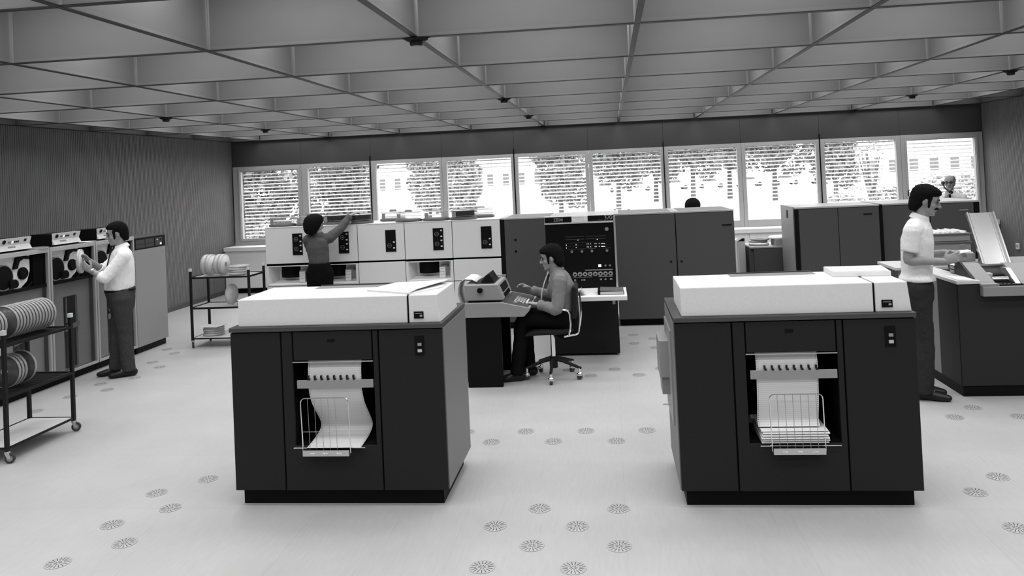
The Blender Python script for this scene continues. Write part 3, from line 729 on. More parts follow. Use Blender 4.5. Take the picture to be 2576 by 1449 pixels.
# ------------------------------------------------------------------ typewriter desk
t = thing('console_desk', 'grey keyboard desk with black legs at the seated man', 'desk', (-1.13, 7.6, 0))
obj('leg_panel', bx(-1.425, -1.092, 7.37, 7.43, 0, .664), m_black, t, .003); obj('leg_panel', bx(-1.425, -1.092, 8.02, 8.08, 0, .664), m_black, t, .003)
obj('modesty_panel', bx(-1.425, -1.40, 7.43, 8.02, .05, .664), m_black, t)
obj('body', MB().prism([(-1.437,.664),(-.862,.664),(-.812,.715),(-.806,.742),(-1.066,.800),(-1.437,.800)], 7.36, 8.09, 'y'), m_grey, t, .004)
kb = obj('keyboard_panel', MB().add([(-1.060,7.385,.8005),(-.822,7.385,.7475),(-.822,8.06,.7475),(-1.060,8.06,.8005),(-1.060,7.385,.795),(-.822,7.385,.742),(-.822,8.06,.742),(-1.060,8.06,.795)],
     [(0,1,2,3),(4,7,6,5),(0,4,5,1),(1,5,6,2),(2,6,7,3),(3,7,4,0)]), mat('keypanel_dark', .05, .4), t)
def onslope(x): return .8005 - (x+1.060)*(.053/.238)
def key(n, xa, xb, ya, yb, m, h=.007):
    q = MB(); za, zb = onslope(xa)-.001, onslope(xb)-.001
    q.add([(xa,ya,za),(xb,ya,zb),(xb,yb,zb),(xa,yb,za),(xa,ya,za+h),(xb,ya,zb+h),(xb,yb,zb+h),(xa,yb,za+h)], [(3,2,1,0),(4,5,6,7),(0,1,5,4),(1,2,6,5),(2,3,7,6),(3,0,4,7)]); return obj(n, q, m, kb)
for i in range(4):
    for j in range(11): key('key', -.975+i*.026, -.955+i*.026, 7.54+j*.026, 7.561+j*.026, m_mplast if (i+j) % 3 else m_plast)
key('space_bar', -.866, -.848, 7.56, 7.80, m_plast, .008)
for y in (7.46, 7.50, 7.84): key('key', -.975, -.94, y, y+.028, m_mplast)
t = thing('typewriter', 'grey console typewriter with black platen knob and raised paper shield', 'typewriter', (-1.25, 7.65, .80))
obj('foot', bx(-1.40, -1.10, 7.42, 7.98, .8005, .818), m_black, t)
ty = obj('case', MB().prism([(-1.432,.818),(-1.064,.818),(-1.052,.826),(-1.108,.968),(-1.432,.968)], 7.40, 7.99, 'y'), m_grey, t, .008)
obj('front_grille', MB().add([(-1.0715,7.50,.880),(-1.0715,7.90,.880),(-1.098,7.90,.948),(-1.098,7.50,.948),(-1.077,7.50,.880),(-1.077,7.90,.880),(-1.103,7.90,.948),(-1.103,7.50,.948)], [(0,1,2,3),(4,7,6,5),(0,4,5,1),(1,5,6,2),(2,6,7,3),(3,7,4,0)]), m_dplast, t)
obj('front_slot', MB().add([(-1.0525,7.50,.832),(-1.0525,7.90,.832),(-1.067,7.90,.868),(-1.067,7.50,.868),(-1.06,7.50,.832),(-1.06,7.90,.832),(-1.073,7.90,.868),(-1.073,7.50,.868)], [(0,1,2,3),(4,7,6,5),(0,4,5,1),(1,5,6,2),(2,6,7,3),(3,7,4,0)]), m_black, t)
kn = obj('platen_knob', MB().lathe([(0,.030),(.024,.030),(.027,.024),(.027,0)], (-1.278, 7.398, .918), (0,-1,0), 24), m_black, t, sm=True)
obj('knob_ring', MB().ring((-1.278, 7.398, .918), (0,-1,0), .027, .032, .012, 24), m_alu, kn)
obj('well', bx(-1.34, -1.15, 7.47, 7.93, .964, .9695), m_dplast, t)
obj('paper_shield', MB().prism([(-1.30,.969),(-1.17,.969),(-1.172,.985),(-1.215,1.055),(-1.255,1.03)], 7.56, 7.86, 'y'), m_dplast, t)
obj('rear_bail', MB().tube([(-1.20, 7.95, .985), (-1.10, 7.95, .983)], .008, 8), m_grey, t)
t = thing('console_printout', 'curved white paper feeding out behind the typewriter', 'paper', (-1.5, 7.62, .8))
q = MB(); path = [(-1.33,.985),(-1.38,1.012),(-1.44,1.016),(-1.49,.985),(-1.515,.93),(-1.52,.86),(-1.50,.79),(-1.465,.70),(-1.455,.40),(-1.46,.14),(-1.50,.05)]
n = len(path); vs = [(x, 7.50, z) for x, z in path]+[(x, 7.86, z) for x, z in path]
q.add(vs, [(i, i+1, n+i+1, n+i) for i in range(n-1)]); o = obj('sheet', q, m_paper, t, sm=True)
md = o.modifiers.new('thick', 'SOLIDIFY'); md.thickness = .0015
q = MB()
for i in range(6): q.box(-1.62+.003*i, -1.45-.002*i, 7.50, 7.86, .0+.012*i, .0105+.012*i)
obj('folded_pile', q, m_oldpap, t)

# office chair
t = ch = thing('swivel_chair', 'black swivel chair with chrome back bars on a five-star castor base', 'chair', (-.63, 7.70, 0))
cx, cy = -.63, 7.70
obj('column', MB().cyl((cx,cy,.13), (0,0,1), .024, .30, 16), m_chrome, t, sm=True); obj('hub', MB().cyl((cx,cy,.10), (0,0,1), .040, .11, 18), m_cartp, t, sm=True)
for k_ in range(5):
    a = math.radians(-92+72*k_); d = Vector((math.cos(a), math.sin(a), 0)); e = Vector((cx,cy,0))+d*.27
    sp = obj('leg', MB().tube([Vector((cx,cy,.185))+d*.02, Vector((cx,cy,.17))+d*.10, e+Vector((0,0,.115)), e+Vector((0,0,.112))+d*.02], [.020,.019,.014,.012], 8), m_cartp, t, sm=True)
    cs = obj('castor_fork', MB().cyl(e+Vector((0,0,.060)), (0,0,1), .013, .055, 10).ball(e+Vector((.0,0,.052)), (.030,.028,.024)), m_chrome, t, sm=True)
    w = Vector((-d.y, d.x, 0)); obj('castor_wheel', MB().cyl(e-w*.013+Vector((0,0,.0255)), w, .0255, .026, 18), m_rubber, cs, sm=True)
obj('mechanism', bx(cx-.06, cx+.10, cy-.05, cy+.05, .425, .455), m_cartp, t)
seat = MB(); sp_ = [(-.885,.447),(-.86,.475),(-.80,.497),(-.70,.503),(-.55,.500),(-.44,.505),(-.41,.50),(-.42,.475),(-.55,.458),(-.75,.455)]
seat.prism(sp_, cy-.215, cy+.215, 'y'); obj('seat', seat, mat('chair_black_fabric', .012, .8), t, .015)
back = MB(); bp = [(-.425,.60),(-.375,.60),(-.362,.88),(-.375,.91),(-.405,.91),(-.412,.88)]
back.prism(bp, cy-.19, cy+.19, 'y'); obj('backrest', back, mat('chair_black_fabric', .012, .8), t, .015)
for s_ in (-1, 1):
    yy = cy+s_*.232
    obj('arm_bar', MB().tube(rr([(-.455,yy,.450),(-.43,yy,.56),(-.44,yy,.685),(-.475,yy,.70),(-.52,yy,.70)], .03), .010, 8), m_chrome, t, sm=True)
    obj('back_bar', MB().tube(rr([(-.50,yy-.0*s_,.445),(-.365,yy*.0+cy+s_*.17,.455),(-.345,cy+s_*.17,.60),(-.352,cy+s_*.17,.80)], .03), .010, 8), m_chrome, t, sm=True)
obj('seat_rail', MB().tube([(-.455,cy-.232,.452),(-.455,cy+.232,.452)], .010, 8), m_chrome, t, sm=True)
# cable on the floor
obj_c = obj('cable', MB().tube(rr([(-1.02,7.90,.004),(-.90,7.95,.005),(-.82,8.02,.005),(-.80,8.10,.005),(-.92,8.12,.005),(-1.0,8.16,.005)], .05), .004, 6), m_rubber, None, sm=True)
tag(obj_c, 'thin dark cable looping on the floor behind the chair', 'cable')
# ------------------------------------------------------------------ tape drives along the left wall (fronts face +X)
TX = -5.88; TP = .735; TB = -6.62
m_deck = mat('deck_plate_pale', .85, .4)
m_bezel = mat('bezel_aluminium', .5, .4, .4)
lab = ['tape drive at the left edge of the picture behind the reel trolley', 'tape drive the man in the tie is loading a reel into', 'tape drive hidden behind the man in the tie']
def xb(q, y0, y1, z0, z1, xa, xb_): return q.box(xa, xb_, y0, y1, z0, z1)
for n in range(3):
    y = 6.905+n*TP; e = y+TP
    t = thing('tape_drive', lab[n], 'tape drive', (TX, y, 0), 'tape drives along the left wall')
    obj('carcass', MB().box(TB, TX-.16, y+.003, e-.003, .09, 1.455).box(TB, TX-.03, y+.003, y+.02, .09, 1.455).box(TB, TX-.03, e-.02, e-.003, .09, 1.455).box(TB, TX-.03, y+.003, e-.003, 1.43, 1.455).box(TB, TX-.03, y+.003, e-.003, .09, .11), m_cab, t)
    obj('kick', bx(TB+.02, TX-.05, y+.003, e-.003, 0, .09), m_black, t)
    obj('top_panel', bx(TB, TX-.01, y+.002, e-.002, 1.455, 1.462), m_cab, t)
    fr = MB().box(TX-.03, TX+.004, y+.006, y+.032, .085, 1.46).box(TX-.03, TX+.004, e-.032, e-.006, .085, 1.46).box(TX-.03, TX+.004, y+.032, e-.032, 1.415, 1.46).box(TX-.03, TX+.004, y+.032, e-.032, .085, .112)
    obj('front_frame', fr, m_bezel, t, .004)
    # deck compartment
    obj('deck_back', bx(TX-.13, TX-.12, y+.02, e-.02, 1.085, 1.43), m_cavity, t)
    dk = obj('deck_plate', MB().prism([(y+.03,1.09),(y+.40,1.09),(y+.49,1.15),(y+.53,1.25),(y+.53,1.42),(y+.03,1.42)], TX-.085, TX-.07, 'x'), m_deck, t)
    rl = obj('take_up_reel', MB().lathe([(0,.0),(.126,.0),(.126,.018),(0,.018)], (TX-.068, y+.158, 1.222), (1,0,0), 36), m_black, dk, sm=True)
    obj('reel_rim', MB().ring((TX-.052, y+.158, 1.222), (1,0,0), .118, .127, .003, 36), m_mplast, rl)
    obj('supply_hub', MB().lathe([(0,.035),(.05,.035),(.062,.02),(.062,0)], (TX-.07, y+.42, 1.235), (1,0,0), 26), m_black, dk, sm=True)
    obj('head_block', MB().prism([(y+.22,1.105),(y+.315,1.105),(y+.335,1.13),(y+.33,1.165),(y+.30,1.19),(y+.22,1.185)], TX-.07, TX-.03, 'x'), m_black, dk, .006)
    obj('tape_arm', MB().prism([(y+.29,1.29),(y+.34,1.29),(y+.37,1.36),(y+.43,1.385),(y+.50,1.37),(y+.50,1.40),(y+.42,1.415),(y+.33,1.40)], TX-.07, TX-.045, 'x'), m_black, dk)
    arc = [(TX-.06, y+.42+.17*math.cos(a), 1.235+.155*math.sin(a)) for a in [math.radians(-75+i*9) for i in range(9)]]
    obj('tape_guide', MB().tube(arc, .011, 8), m_black, dk, sm=True)
    obj('column_wall', bx(TX-.12, TX-.04, y+.545, e-.03, 1.09, 1.42), m_cavity, t)
    obj('sill_bar', bx(TX-.15, TX-.02, y+.03, e-.03, 1.060, 1.092), m_black, t)
    # lower door: grey panel with dark vacuum column windows behind smoked glass
    ld = obj('lower_door', MB().box(TX-.10, TX-.075, y+.03, y+.275, .112, 1.06).box(TX-.10, TX-.075, y+.50, e-.03, .112, 1.06).box(TX-.10, TX-.075, y+.275, y+.50, .90, 1.06), m_tapepan, t)
    obj('column_recess', bx(TX-.15, TX-.14, y+.27, y+.51, .112, .90), m_cavity, t)
    obj('column_bar', bx(TX-.13, TX-.12, y+.38, y+.392, .60, .88), m_satin, t)
    obj('cross_plate', MB().prism([(y+.285,.52),(y+.52,.555),(y+.52,.60),(y+.285,.58)], TX-.074, TX-.066, 'x'), m_side, ld)
    for k_ in range(3): obj('column_rail', bx(TX-.135, TX-.10, y+.31+k_*.07, y+.325+k_*.07, .115, .52), m_cab, t)
    obj('door_bottom', bx(TX-.10, TX-.05, y+.03, e-.03, .105, .118), m_alu, t)
    obj('door_glass', bx(TX-.022, TX-.018, y+.033, e-.033, .113, 1.058), m_smoke, t)
    # operator box on top
    bx0, bx1 = y+.155, y+.575
    if n == 0: bx0, bx1 = y-.02, y+.555
    ob = obj('operator_box', MB().box(TX-.34, TX-.085, bx0, bx1, 1.462, 1.595), m_black, t)
    q = MB().prism([(TX-.085,1.478),(TX-.055,1.478),(TX-.085,1.53),(TX-.060,1.600),(TX-.085,1.600)], bx0-.003, bx1+.003, 'y'); op = obj('operator_panel', q, m_white, ob)
    def fac(ya, yb, za, zb, m, name):    # a tile lying on the upper or lower facet
        def px(z): return (TX-.055-(z-1.478)*(.030/.052) if z < 1.53 else TX-.085+(z-1.53)*(.025/.07))+.0012
        q = MB(); q.add([(px(za),ya,za),(px(za),yb,za),(px(zb),yb,zb),(px(zb),ya,zb),(px(za)-.003,ya,za),(px(za)-.003,yb,za),(px(zb)-.003,yb,zb),(px(zb)-.003,ya,zb)], [(0,1,2,3),(4,7,6,5),(0,4,5,1),(1,5,6,2),(2,6,7,3),(3,7,4,0)]); return obj(name, q, m, op)
    w0 = bx0 if n else bx0+.17
    dsc = MB(); 
    dsc.cyl((TX-.068, w0+.05, 1.567), (1,0,-.35), .021, .003, 20); dd = obj('maker_disc', dsc, m_black, op)
    for k_, mm in enumerate((m_mplast, m_mplast, m_glow, m_dplast, m_dplast, m_dplast)): fac(w0+.105+k_*.025, w0+.127+k_*.025, 1.552, 1.570, mm, 'indicator')
    fac(w0+.315, w0+.350, 1.555, 1.582, m_dplast, 'badge')
    for k_, mm in enumerate((m_mplast, m_mplast, m_mplast, m_mplast, m_paper, m_paper)): fac(w0+.105+k_*.025, w0+.126+k_*.025, 1.503, 1.520, mm, 'key')
ob = tag(obj('clear_reel_case', MB().lathe([(0,0),(.14,0),(.14,.012),(0,.012)], (-5.99, 7.545, 1.463), (0,0,1), 28), m_rim, None, sm=True), 'clear flat reel case lying on the first tape drive', 'reel case')
ob = tag(obj('paper_slip', bx(-6.08, -5.91, 8.27, 8.44, 1.463, 1.467), m_oldpap, None), 'pale paper slip on top of the loaded tape drive', 'paper')
# tape control unit at the far end of the row
y, e = 9.112, 9.79
t = thing('tape_control_unit', 'tall grey control unit with dark top band at the end of the tape drives', 'cabinet', (TX, y, 0))
obj('carcass', bx(TB, TX-.02, y+.003, e, .075, 1.428), m_side, t); obj('kick', bx(TB+.02, TX-.03, y+.01, e-.02, 0, .075), m_black, t)
obj('top_panel', bx(TB, TX, y+.002, e+.002, 1.428, 1.436), m_cab, t)
obj('front_door', bx(TX-.02, TX, y+.006, e-.004, .080, 1.280), m_tapepan, t, .004)
bd = obj('upper_band', bx(TX-.02, TX-.004, y+.006, e-.004, 1.288, 1.426), m_black, t)
for k_ in range(2):
    for r_ in range(2): obj('band_tile', bx(TX-.006, TX-.001, y+.03+k_*.20, y+.22+k_*.20, 1.300+r_*.05, 1.345+r_*.06), mat('band_tile_dark', .045, .5), bd)
sq = obj('switch_plate', bx(TX-.006, TX-.001, y+.45, y+.60, 1.300, 1.405), mat('band_tile_dark', .045), bd)
obj('switch', bx(TX-.002, TX+.003, y+.555, y+.582, 1.312, 1.332), m_glow, sq); obj('switch', bx(TX-.002, TX+.003, y+.475, y+.505, 1.370, 1.385), m_plast, sq); obj('switch', MB().cyl((TX-.002, y+.565, 1.378), (1,0,0), .010, .006, 12), m_black, sq)
obj('door_plate', bx(TX-.001, TX+.003, y+.575, y+.655, 1.245, 1.258), m_satin, t)

# ------------------------------------------------------------------ tape reels
def reel_mesh(r, w, face_m, rim=True):
    a = MB().lathe([(0,-w/2),(.045,-w/2),(.047,-w/2+.002),(r-.004,-w/2+.002),(r-.004,w/2-.002),(.047,w/2-.002),(.045,w/2),(0,w/2)], (0,0,0), (0,1,0), 32).mesh('flange')
    a.materials.append(face_m)
    b_ = MB().lathe([(r-.005,-w/2-.001),(r,-w/2-.001),(r,w/2+.001),(r-.005,w/2+.001),(r-.005,-w/2-.001)], (0,0,0), (0,1,0), 32).mesh('rim'); b_.materials.append(m_rim)
    c_ = MB().lathe([(0,-w/2-.002),(.016,-w/2-.002),(.030,-w/2-.0005)], (0,0,0), (0,1,0), 20).mesh('hub'); c_.materials.append(m_plast)
    return a, b_, c_
m_reelface = mat('reel_dark_translucent', .09, .25); m_reelpale = mat('reel_grey', .35, .3); m_reelw = mat('reel_white', .7, .4)
RM = {'dark': reel_mesh(.130, .017, m_reelface), 'pale': reel_mesh(.130, .024, m_reelpale), 'white': reel_mesh(.132, .026, m_reelw), 'can': reel_mesh(.132, .052, m_reelw)}
RM['can'][2].materials.clear(); RM['can'][2].materials.append(m_mplast)
def reel(kind, loc, rot, label, group, name='tape_reel', lbl=True):
    t = thing(name, label, 'tape reel', loc, group); t.rotation_euler = rot
    for nm, me in zip(('flange', 'rim', 'hub'), RM[kind]):
        o = bpy.data.objects.new(nm, me); C.objects.link(o); o.parent = t
        for p in me.polygons: p.use_smooth = True
    if lbl:
        o = obj('sticker', MB().box(-.10, -.085, -.0148, -.0135, -.035, .0), m_oldpap, t, local=True)
    return t

# ------------------------------------------------------------------ reel trolleys
def castor(t, x, y, rz):
    d = Vector((math.cos(rz), math.sin(rz), 0)); w = Vector((-d.y, d.x, 0)); c = Vector((x, y, 0))+d*.018
    f = MB().cyl((x, y, .078), (0,0,1), .020, .014, 14)
    for s_ in (-1, 1):
        a = Vector((x,y,.08))+w*s_*.014; b_ = c+w*s_*.014+Vector((0,0,.036)); f.add([a-d*.014, a+d*.018, b_+d*.012, b_-d*.012, a-d*.014+w*s_*.003, a+d*.018+w*s_*.003, b_+d*.012+w*s_*.003, b_-d*.012+w*s_*.003], [(0,1,2,3),(4,7,6,5),(0,4,5,1),(1,5,6,2),(2,6,7,3),(3,7,4,0)])
    k = obj('castor', f, m_alu, t, local=True)
    obj('wheel', MB().lathe([(.022,-.010),(.036,-.010),(.038,0),(.036,.010),(.022,.010)], c+Vector((0,0,.038)), w, 22), m_rubber, k, local=True, sm=True)
    obj('wheel_hub', MB().lathe([(0,-.011),(.022,-.009),(.022,.009),(0,.011)], c+Vector((0,0,.038)), w, 18), m_satin, k, local=True, sm=True)
def trolley(x, y, lx, ly, label, fill):
    t = thing('reel_trolley', label, 'trolley', (x, y, 0), 'reel trolleys')
    p = .026
    for ax in (0, lx-p):
        for ay in (0, ly-p):
            k = obj('post', bx(ax, ax+p, ay, ay+p, .09, .985), m_cartp, t, local=True)
            obj('post_cap', bx(ax-.002, ax+p+.002, ay-.002, ay+p+.002, .965, 1.0), m_plast, k, local=True)
            castor(t, ax+p/2, ay+p/2, -.9 if ax == 0 else .3)
    for z in (.870, .485, .105):
        hh = .022 if z > .2 else .014
        obj('shelf_frame', MB().box(p, lx-p, 0, p*.7, z, z+hh).box(p, lx-p, ly-p*.7, ly, z, z+hh).box(0, p*.7, p, ly-p, z, z+hh).box(lx-p*.7, lx, p, ly-p, z, z+hh), m_cartp, t, local=True)
        if z < .2: obj('shelf', bx(p*.7, lx-p*.7, p*.7, ly-p*.7, z+.002, z+hh-.002), m_shelf, t, local=True)
        else:
            q = MB()
            if lx > ly:
                n = 22
                for i in range(n): a = p+(lx-2*p)*i/n; q.box(a, a+.016, p*.7, ly-p*.7, z+.006, z+.014)
            else:
                n = 22
                for i in range(n): a = p+(ly-2*p)*i/n; q.box(p*.7, lx-p*.7, a, a+.016, z+.006, z+.014)
            obj('rack_bars', q, m_cartp if fill == 1 else m_shelf, t, local=True)
    return t
c_x, c_y = -5.03, 5.46
trolley(c_x, c_y, .43, .765, 'black trolley with upright clear reels at the front left', 1)
g = 'reels in the row on the upper trolley shelf'
for i in range(13):
    reel('dark', (-4.80, 5.70+i*.0345, .893+.131), (0, i*.4, .02), 'clear-cased tape reel, %s in the long upright row on the front trolley' % ORD[i], g, lbl=(i == 0))
for i in range(4):
    reel('dark', (-4.80, 5.475+i*.0345, .893+.131), (0, i*.7, 0), 'clear-cased tape reel, %s in the short row at the left picture edge' % ORD[i], 'reels at the near end of the upper trolley shelf', lbl=False)
for i, dy in enumerate((0, .034, .068, .17)):
    reel('dark', (-4.80, 5.70+dy, .508+.131), (0, i*.3, .03), ['dark tape reel with a ringed hub, foremost on the middle shelf of the front trolley', 'dark tape reel second on the middle shelf of the front trolley', 'dark tape reel third on the middle shelf of the front trolley', 'dark tape reel standing apart at the back of the middle shelf of the front trolley'][i], 'reels on the middle shelf of the front trolley', lbl=(i == 0))
trolley(-5.365, 9.43, .80, .46, 'black trolley with white reels behind the left printer', 2)
for i, x in enumerate((-5.225, -5.170, -5.055, -5.000)):
    reel('can', (x, 9.64, .893+.133), (0, i*.5, PI/2-.02), ['white-banded upright tape reel at the left end of the far trolley', 'white-banded upright tape reel second on the far trolley', 'white-banded upright tape reel third on the far trolley', 'white-banded upright tape reel fourth, beside the flat stack'][i], 'upright reels on the far trolley', lbl=False)
for i in range(4):
    reel('pale' if i % 2 else 'white', (-4.80+.008*(i % 2), 9.64, .893+.016+i*.028), (PI/2, 0, i*.5), 'tape reel lying %s in the flat stack on the upper far trolley shelf' % ['lowest', 'second lowest', 'second from top', 'topmost'][i], 'flat reel stack on the far trolley top', lbl=False)
reel('white', (-4.90, 9.62, .507+.133), (0, .1, PI/2-.1), 'single white tape reel upright on the middle shelf of the far trolley', None, lbl=False)
reel('pale', (-4.70, 9.64, .507+.016), (PI/2, 0, .3), 'pale tape reel lying flat on the middle shelf of the far trolley', None, lbl=False)
for i in range(4):
    reel('white' if i % 2 == 0 else 'pale', (-5.18+.006*(i % 2), 9.66, .119+.016+i*.028), (PI/2, 0, i*.6), 'tape reel lying %s in the flat stack on the bottom far trolley shelf' % ['lowest', 'second lowest', 'second from top', 'topmost'][i], 'flat reel stack on the far trolley bottom', lbl=False)
q = MB(); leaf(q, [(-5.33,9.53),(-5.06,9.50),(-5.0,9.68),(-5.30,9.74)], .238, .002, [0,.0,.012,0]); tag(obj('paper_sheet', q, m_paper, None), 'white paper sheet on the bottom reel stack of the far trolley', 'paper')

# ------------------------------------------------------------------ background on the right
c_ = cabinet('storage_cabinet', 'grey double-door cabinet with a pale left side at centre right', 2.245, 3.245, 9.95, 10.70, 1.45, [(2.29,2.76),(2.76,3.245)], group='grey cabinets at the right')
obj('side_cover', bx(2.236, 2.249, 10.0, 10.70, .085, 1.452), mat('side_cover_grey', .26, .4), c_); obj('vent_slot', bx(2.232, 2.238, 10.28, 10.36, 1.30, 1.40), m_black, c_)
obj('dark_post', bx(2.240, 2.285, 9.948, 9.99, .085, 1.425), m_black, c_); obj('name_plate', bx(3.06, 3.16, 9.946, 9.952, 1.330, 1.345), m_black, c_)
c_ = cabinet('storage_cabinet', 'grey double-door cabinet behind the man in the polo shirt', 3.30, 4.43, 10.02, 10.84, 1.45, [(3.30,3.86),(3.86,4.37)], group='grey cabinets at the right')
obj('dark_post', bx(3.248, 3.298, 10.0, 10.6, .085, 1.44), m_black, c_); obj('dark_post', bx(4.375, 4.432, 10.018, 10.06, .085, 1.43), m_black, c_); obj('name_plate', bx(4.20, 4.30, 10.016, 10.022, 1.330, 1.345), m_satin, c_)
c_ = cabinet('low_cabinet', 'low grey cabinet with reels on top under the window sill', 1.83, 2.60, 10.76, 11.36, .90, [(1.87,2.60)], group='low units under the window')
obj('vent_slot', bx(1.845, 1.857, 10.756, 10.762, .84, .875), m_black, c_)
reel('white', (1.98, 10.97, .917), (PI/2,0,0), 'white tape reel lying lowest on the low cabinet by the window', None, lbl=False)
reel('pale', (2.00, 11.12, .945), (PI/2,0,.4), 'grey tape reel stacked on another on the low cabinet', None, lbl=False)
reel('dark', (2.02, 11.10, .972), (PI/2,0,.8), 'dark tape reel topmost on the low cabinet', None, lbl=False)
t = thing('cardboard_box', 'pale box with a rounded white lid on the low cabinet', 'box', (2.30, 10.95, .90))
obj('body', bx(2.17, 2.44, 10.80, 11.12, .9005, .99), m_card, t, .004); obj('lid', MB().lathe([(0,0),(.165,0),(.17,.012),(.155,.028),(0,.03)], (2.28, 10.96, .9905), (0,0,1), 28), m_paper, t, sm=True)
t = thing('white_side_unit', 'narrow white unit standing between processor bank and low cabinet', 'cabinet', (1.75, 11.0, 0))
obj('body', bx(1.715, 1.80, 10.98, 11.5, 0, .955), m_plast, t, .003); obj('folder', MB().prism([(1.70,.955),(1.80,.955),(1.80,1.0),(1.76,.995)], 11.0, 11.2, 'y'), m_dplast, t); obj('joint', bx(1.712, 1.716, 11.1, 11.11, 0, .95), m_satin, t)

# ------------------------------------------------------------------ card reader at the right edge
t = rd = thing('card_reader', 'dark card reader with grey sloped head and bright steel card chute', 'card reader', (3.3, 6.86, 0))
x0, x1, y0, y1 = 2.825, 4.05, 6.86, 7.62
obj('kick', bx(x0+.01, x1, y0+.01, y1, 0, .085), m_black, t)
obj('carcass', bx(x0+.008, x1, y0+.01, y1, .085, .93), m_cavity, t)
obj('front_panel', bx(x0+.004, x1, y0, y0+.012, .088, .925), m_reader, t, .004)
obj('side_panel', bx(x0, x0+.012, y0+.014, 7.262, .088, .925), m_reader, t, .003); obj('side_panel', bx(x0, x0+.012, 7.27, y1, .088, .925), m_side, t, .003)
obj('shelf', bx(x0-.004, 3.01, y0-.004, y1+.15, .93, .957), m_plast, t, .003)
obj('fascia', bx(3.005, x1, y0-.055, y0+.15, .832, .912), m_grey, t, .004)
hb = obj('head_left', MB().prism([(6.86,.918),(6.90,.945),(7.16,1.062),(7.28,1.062),(7.28,.918)], 3.005, 3.135, 'x'), m_grey, t, .004)
obj('head_left_lip', bx(3.0, 3.14, 6.82, 6.92, .912, .932), m_grey, t, .003)
obj('head_right', MB().prism([(6.86,.918),(6.90,.945),(7.16,1.055),(7.60,1.055),(7.60,.918)], 3.335, x1, 'x'), m_grey, t, .004)
obj('head_right_lip', bx(3.33, x1, 6.82, 6.92, .912, .932), m_grey, t, .003)
obj('head_rear', bx(3.135, 3.335, 7.19, 7.60, .918, 1.045), m_grey, t, .004); obj('rear_lip', bx(3.135, 3.335, 7.17, 7.20, 1.036, 1.050), m_alu, t)
obj('channel_bed', bx(3.135, 3.335, 6.83, 7.19, .905, .922), m_black, t)
obj('stacker_roll', MB().cyl((3.145, 6.97, .945), (1,0,0), .026, .13, 16), m_chrome, t, sm=True)
obj('stacker_plate', MB().prism([(6.86,.925),(7.05,.925),(7.12,1.03),(7.02,1.035)], 3.285, 3.325, 'x'), m_alu, t)
obj('guide_block', bx(3.14, 3.20, 7.06, 7.12, .922, .985), m_plast, t); obj('feed_block', bx(3.20, 3.28, 7.04, 7.12, .922, .975), m_dplast, t)
q = MB()
for k_ in range(5): q.box(3.15+k_*.034, 3.17+k_*.034, 6.845, 6.86, .905, .928)
obj('roller_row', q, m_chrome, t)
# control panel facing the operator (-X side of the head)
cp = obj('control_panel', MB().prism([(6.90,.93),(7.30,.93),(7.42,1.0),(7.40,1.075),(7.18,1.075),(6.95,.96)], 2.985, 3.004, 'x'), m_dplast, t)
for k_ in range(3): obj('button', bx(2.978, 2.986, 7.28, 7.36, .965+k_*.034, .990+k_*.034), m_glow if k_ == 2 else m_mplast, cp)
# chute: steep steel channel leaning back
ang = Vector((0, .25, .425)).normalized()
def chq(q, xa, xb_, off0, off1):
    nrm = Vector((0, ang.z, -ang.y))  # pointing back and down
    b0 = Vector((0, 7.205, 1.045)); b1 = b0+ang*.50
    vs = []
    for o_ in (off0, off1):
        for bb in (b0, b1):
            for x in (xa, xb_): p = bb + nrm*o_; vs.append((x, p.y, p.z))
    q.add(vs, [(0,1,3,2),(4,6,7,5),(0,2,6,4),(1,5,7,3),(0,4,5,1),(2,3,7,6)]); return q
m_chute = mat('polished_chute_steel', .42, .27, .9)
ct = obj('chute', chq(MB(), 3.178, 3.412, .0, .008), m_chute, t)
for xa, w in ((3.178,.012), (3.400,.012)): obj('chute_rail', chq(MB(), xa, xa+w, -.022, .0), m_chute, ct)
for xa in (3.205, 3.378): obj('chute_ridge', chq(MB(), xa, xa+.006, -.006, .0), m_chute, ct)
obj('chute_stay', bx(3.22, 3.37, 7.30, 7.36, 1.045, 1.20), m_mplast, t)
# things on the reader shelf
t = thing('card_box', 'grey open card box standing on the reader head by the chute', 'box', (3.10, 7.4, 1.06))
obj('body', bx(3.02, 3.165, 7.285, 7.50, 1.063, 1.135), m_card, t, .003); obj('cards', bx(3.03, 3.155, 7.295, 7.49, 1.135, 1.143), m_paper, t)
obj('loose_card', MB().box(3.0, 3.13, 7.30, 7.40, 1.144, 1.146), m_paper, t)
q = MB(); leaf(q, [(2.85,6.90),(2.98,6.88),(2.985,7.10),(2.86,7.16)], .9575, .003); tag(obj('printed_form', q, m_oldpap, None), 'white printed form lying on the reader shelf', 'paper')
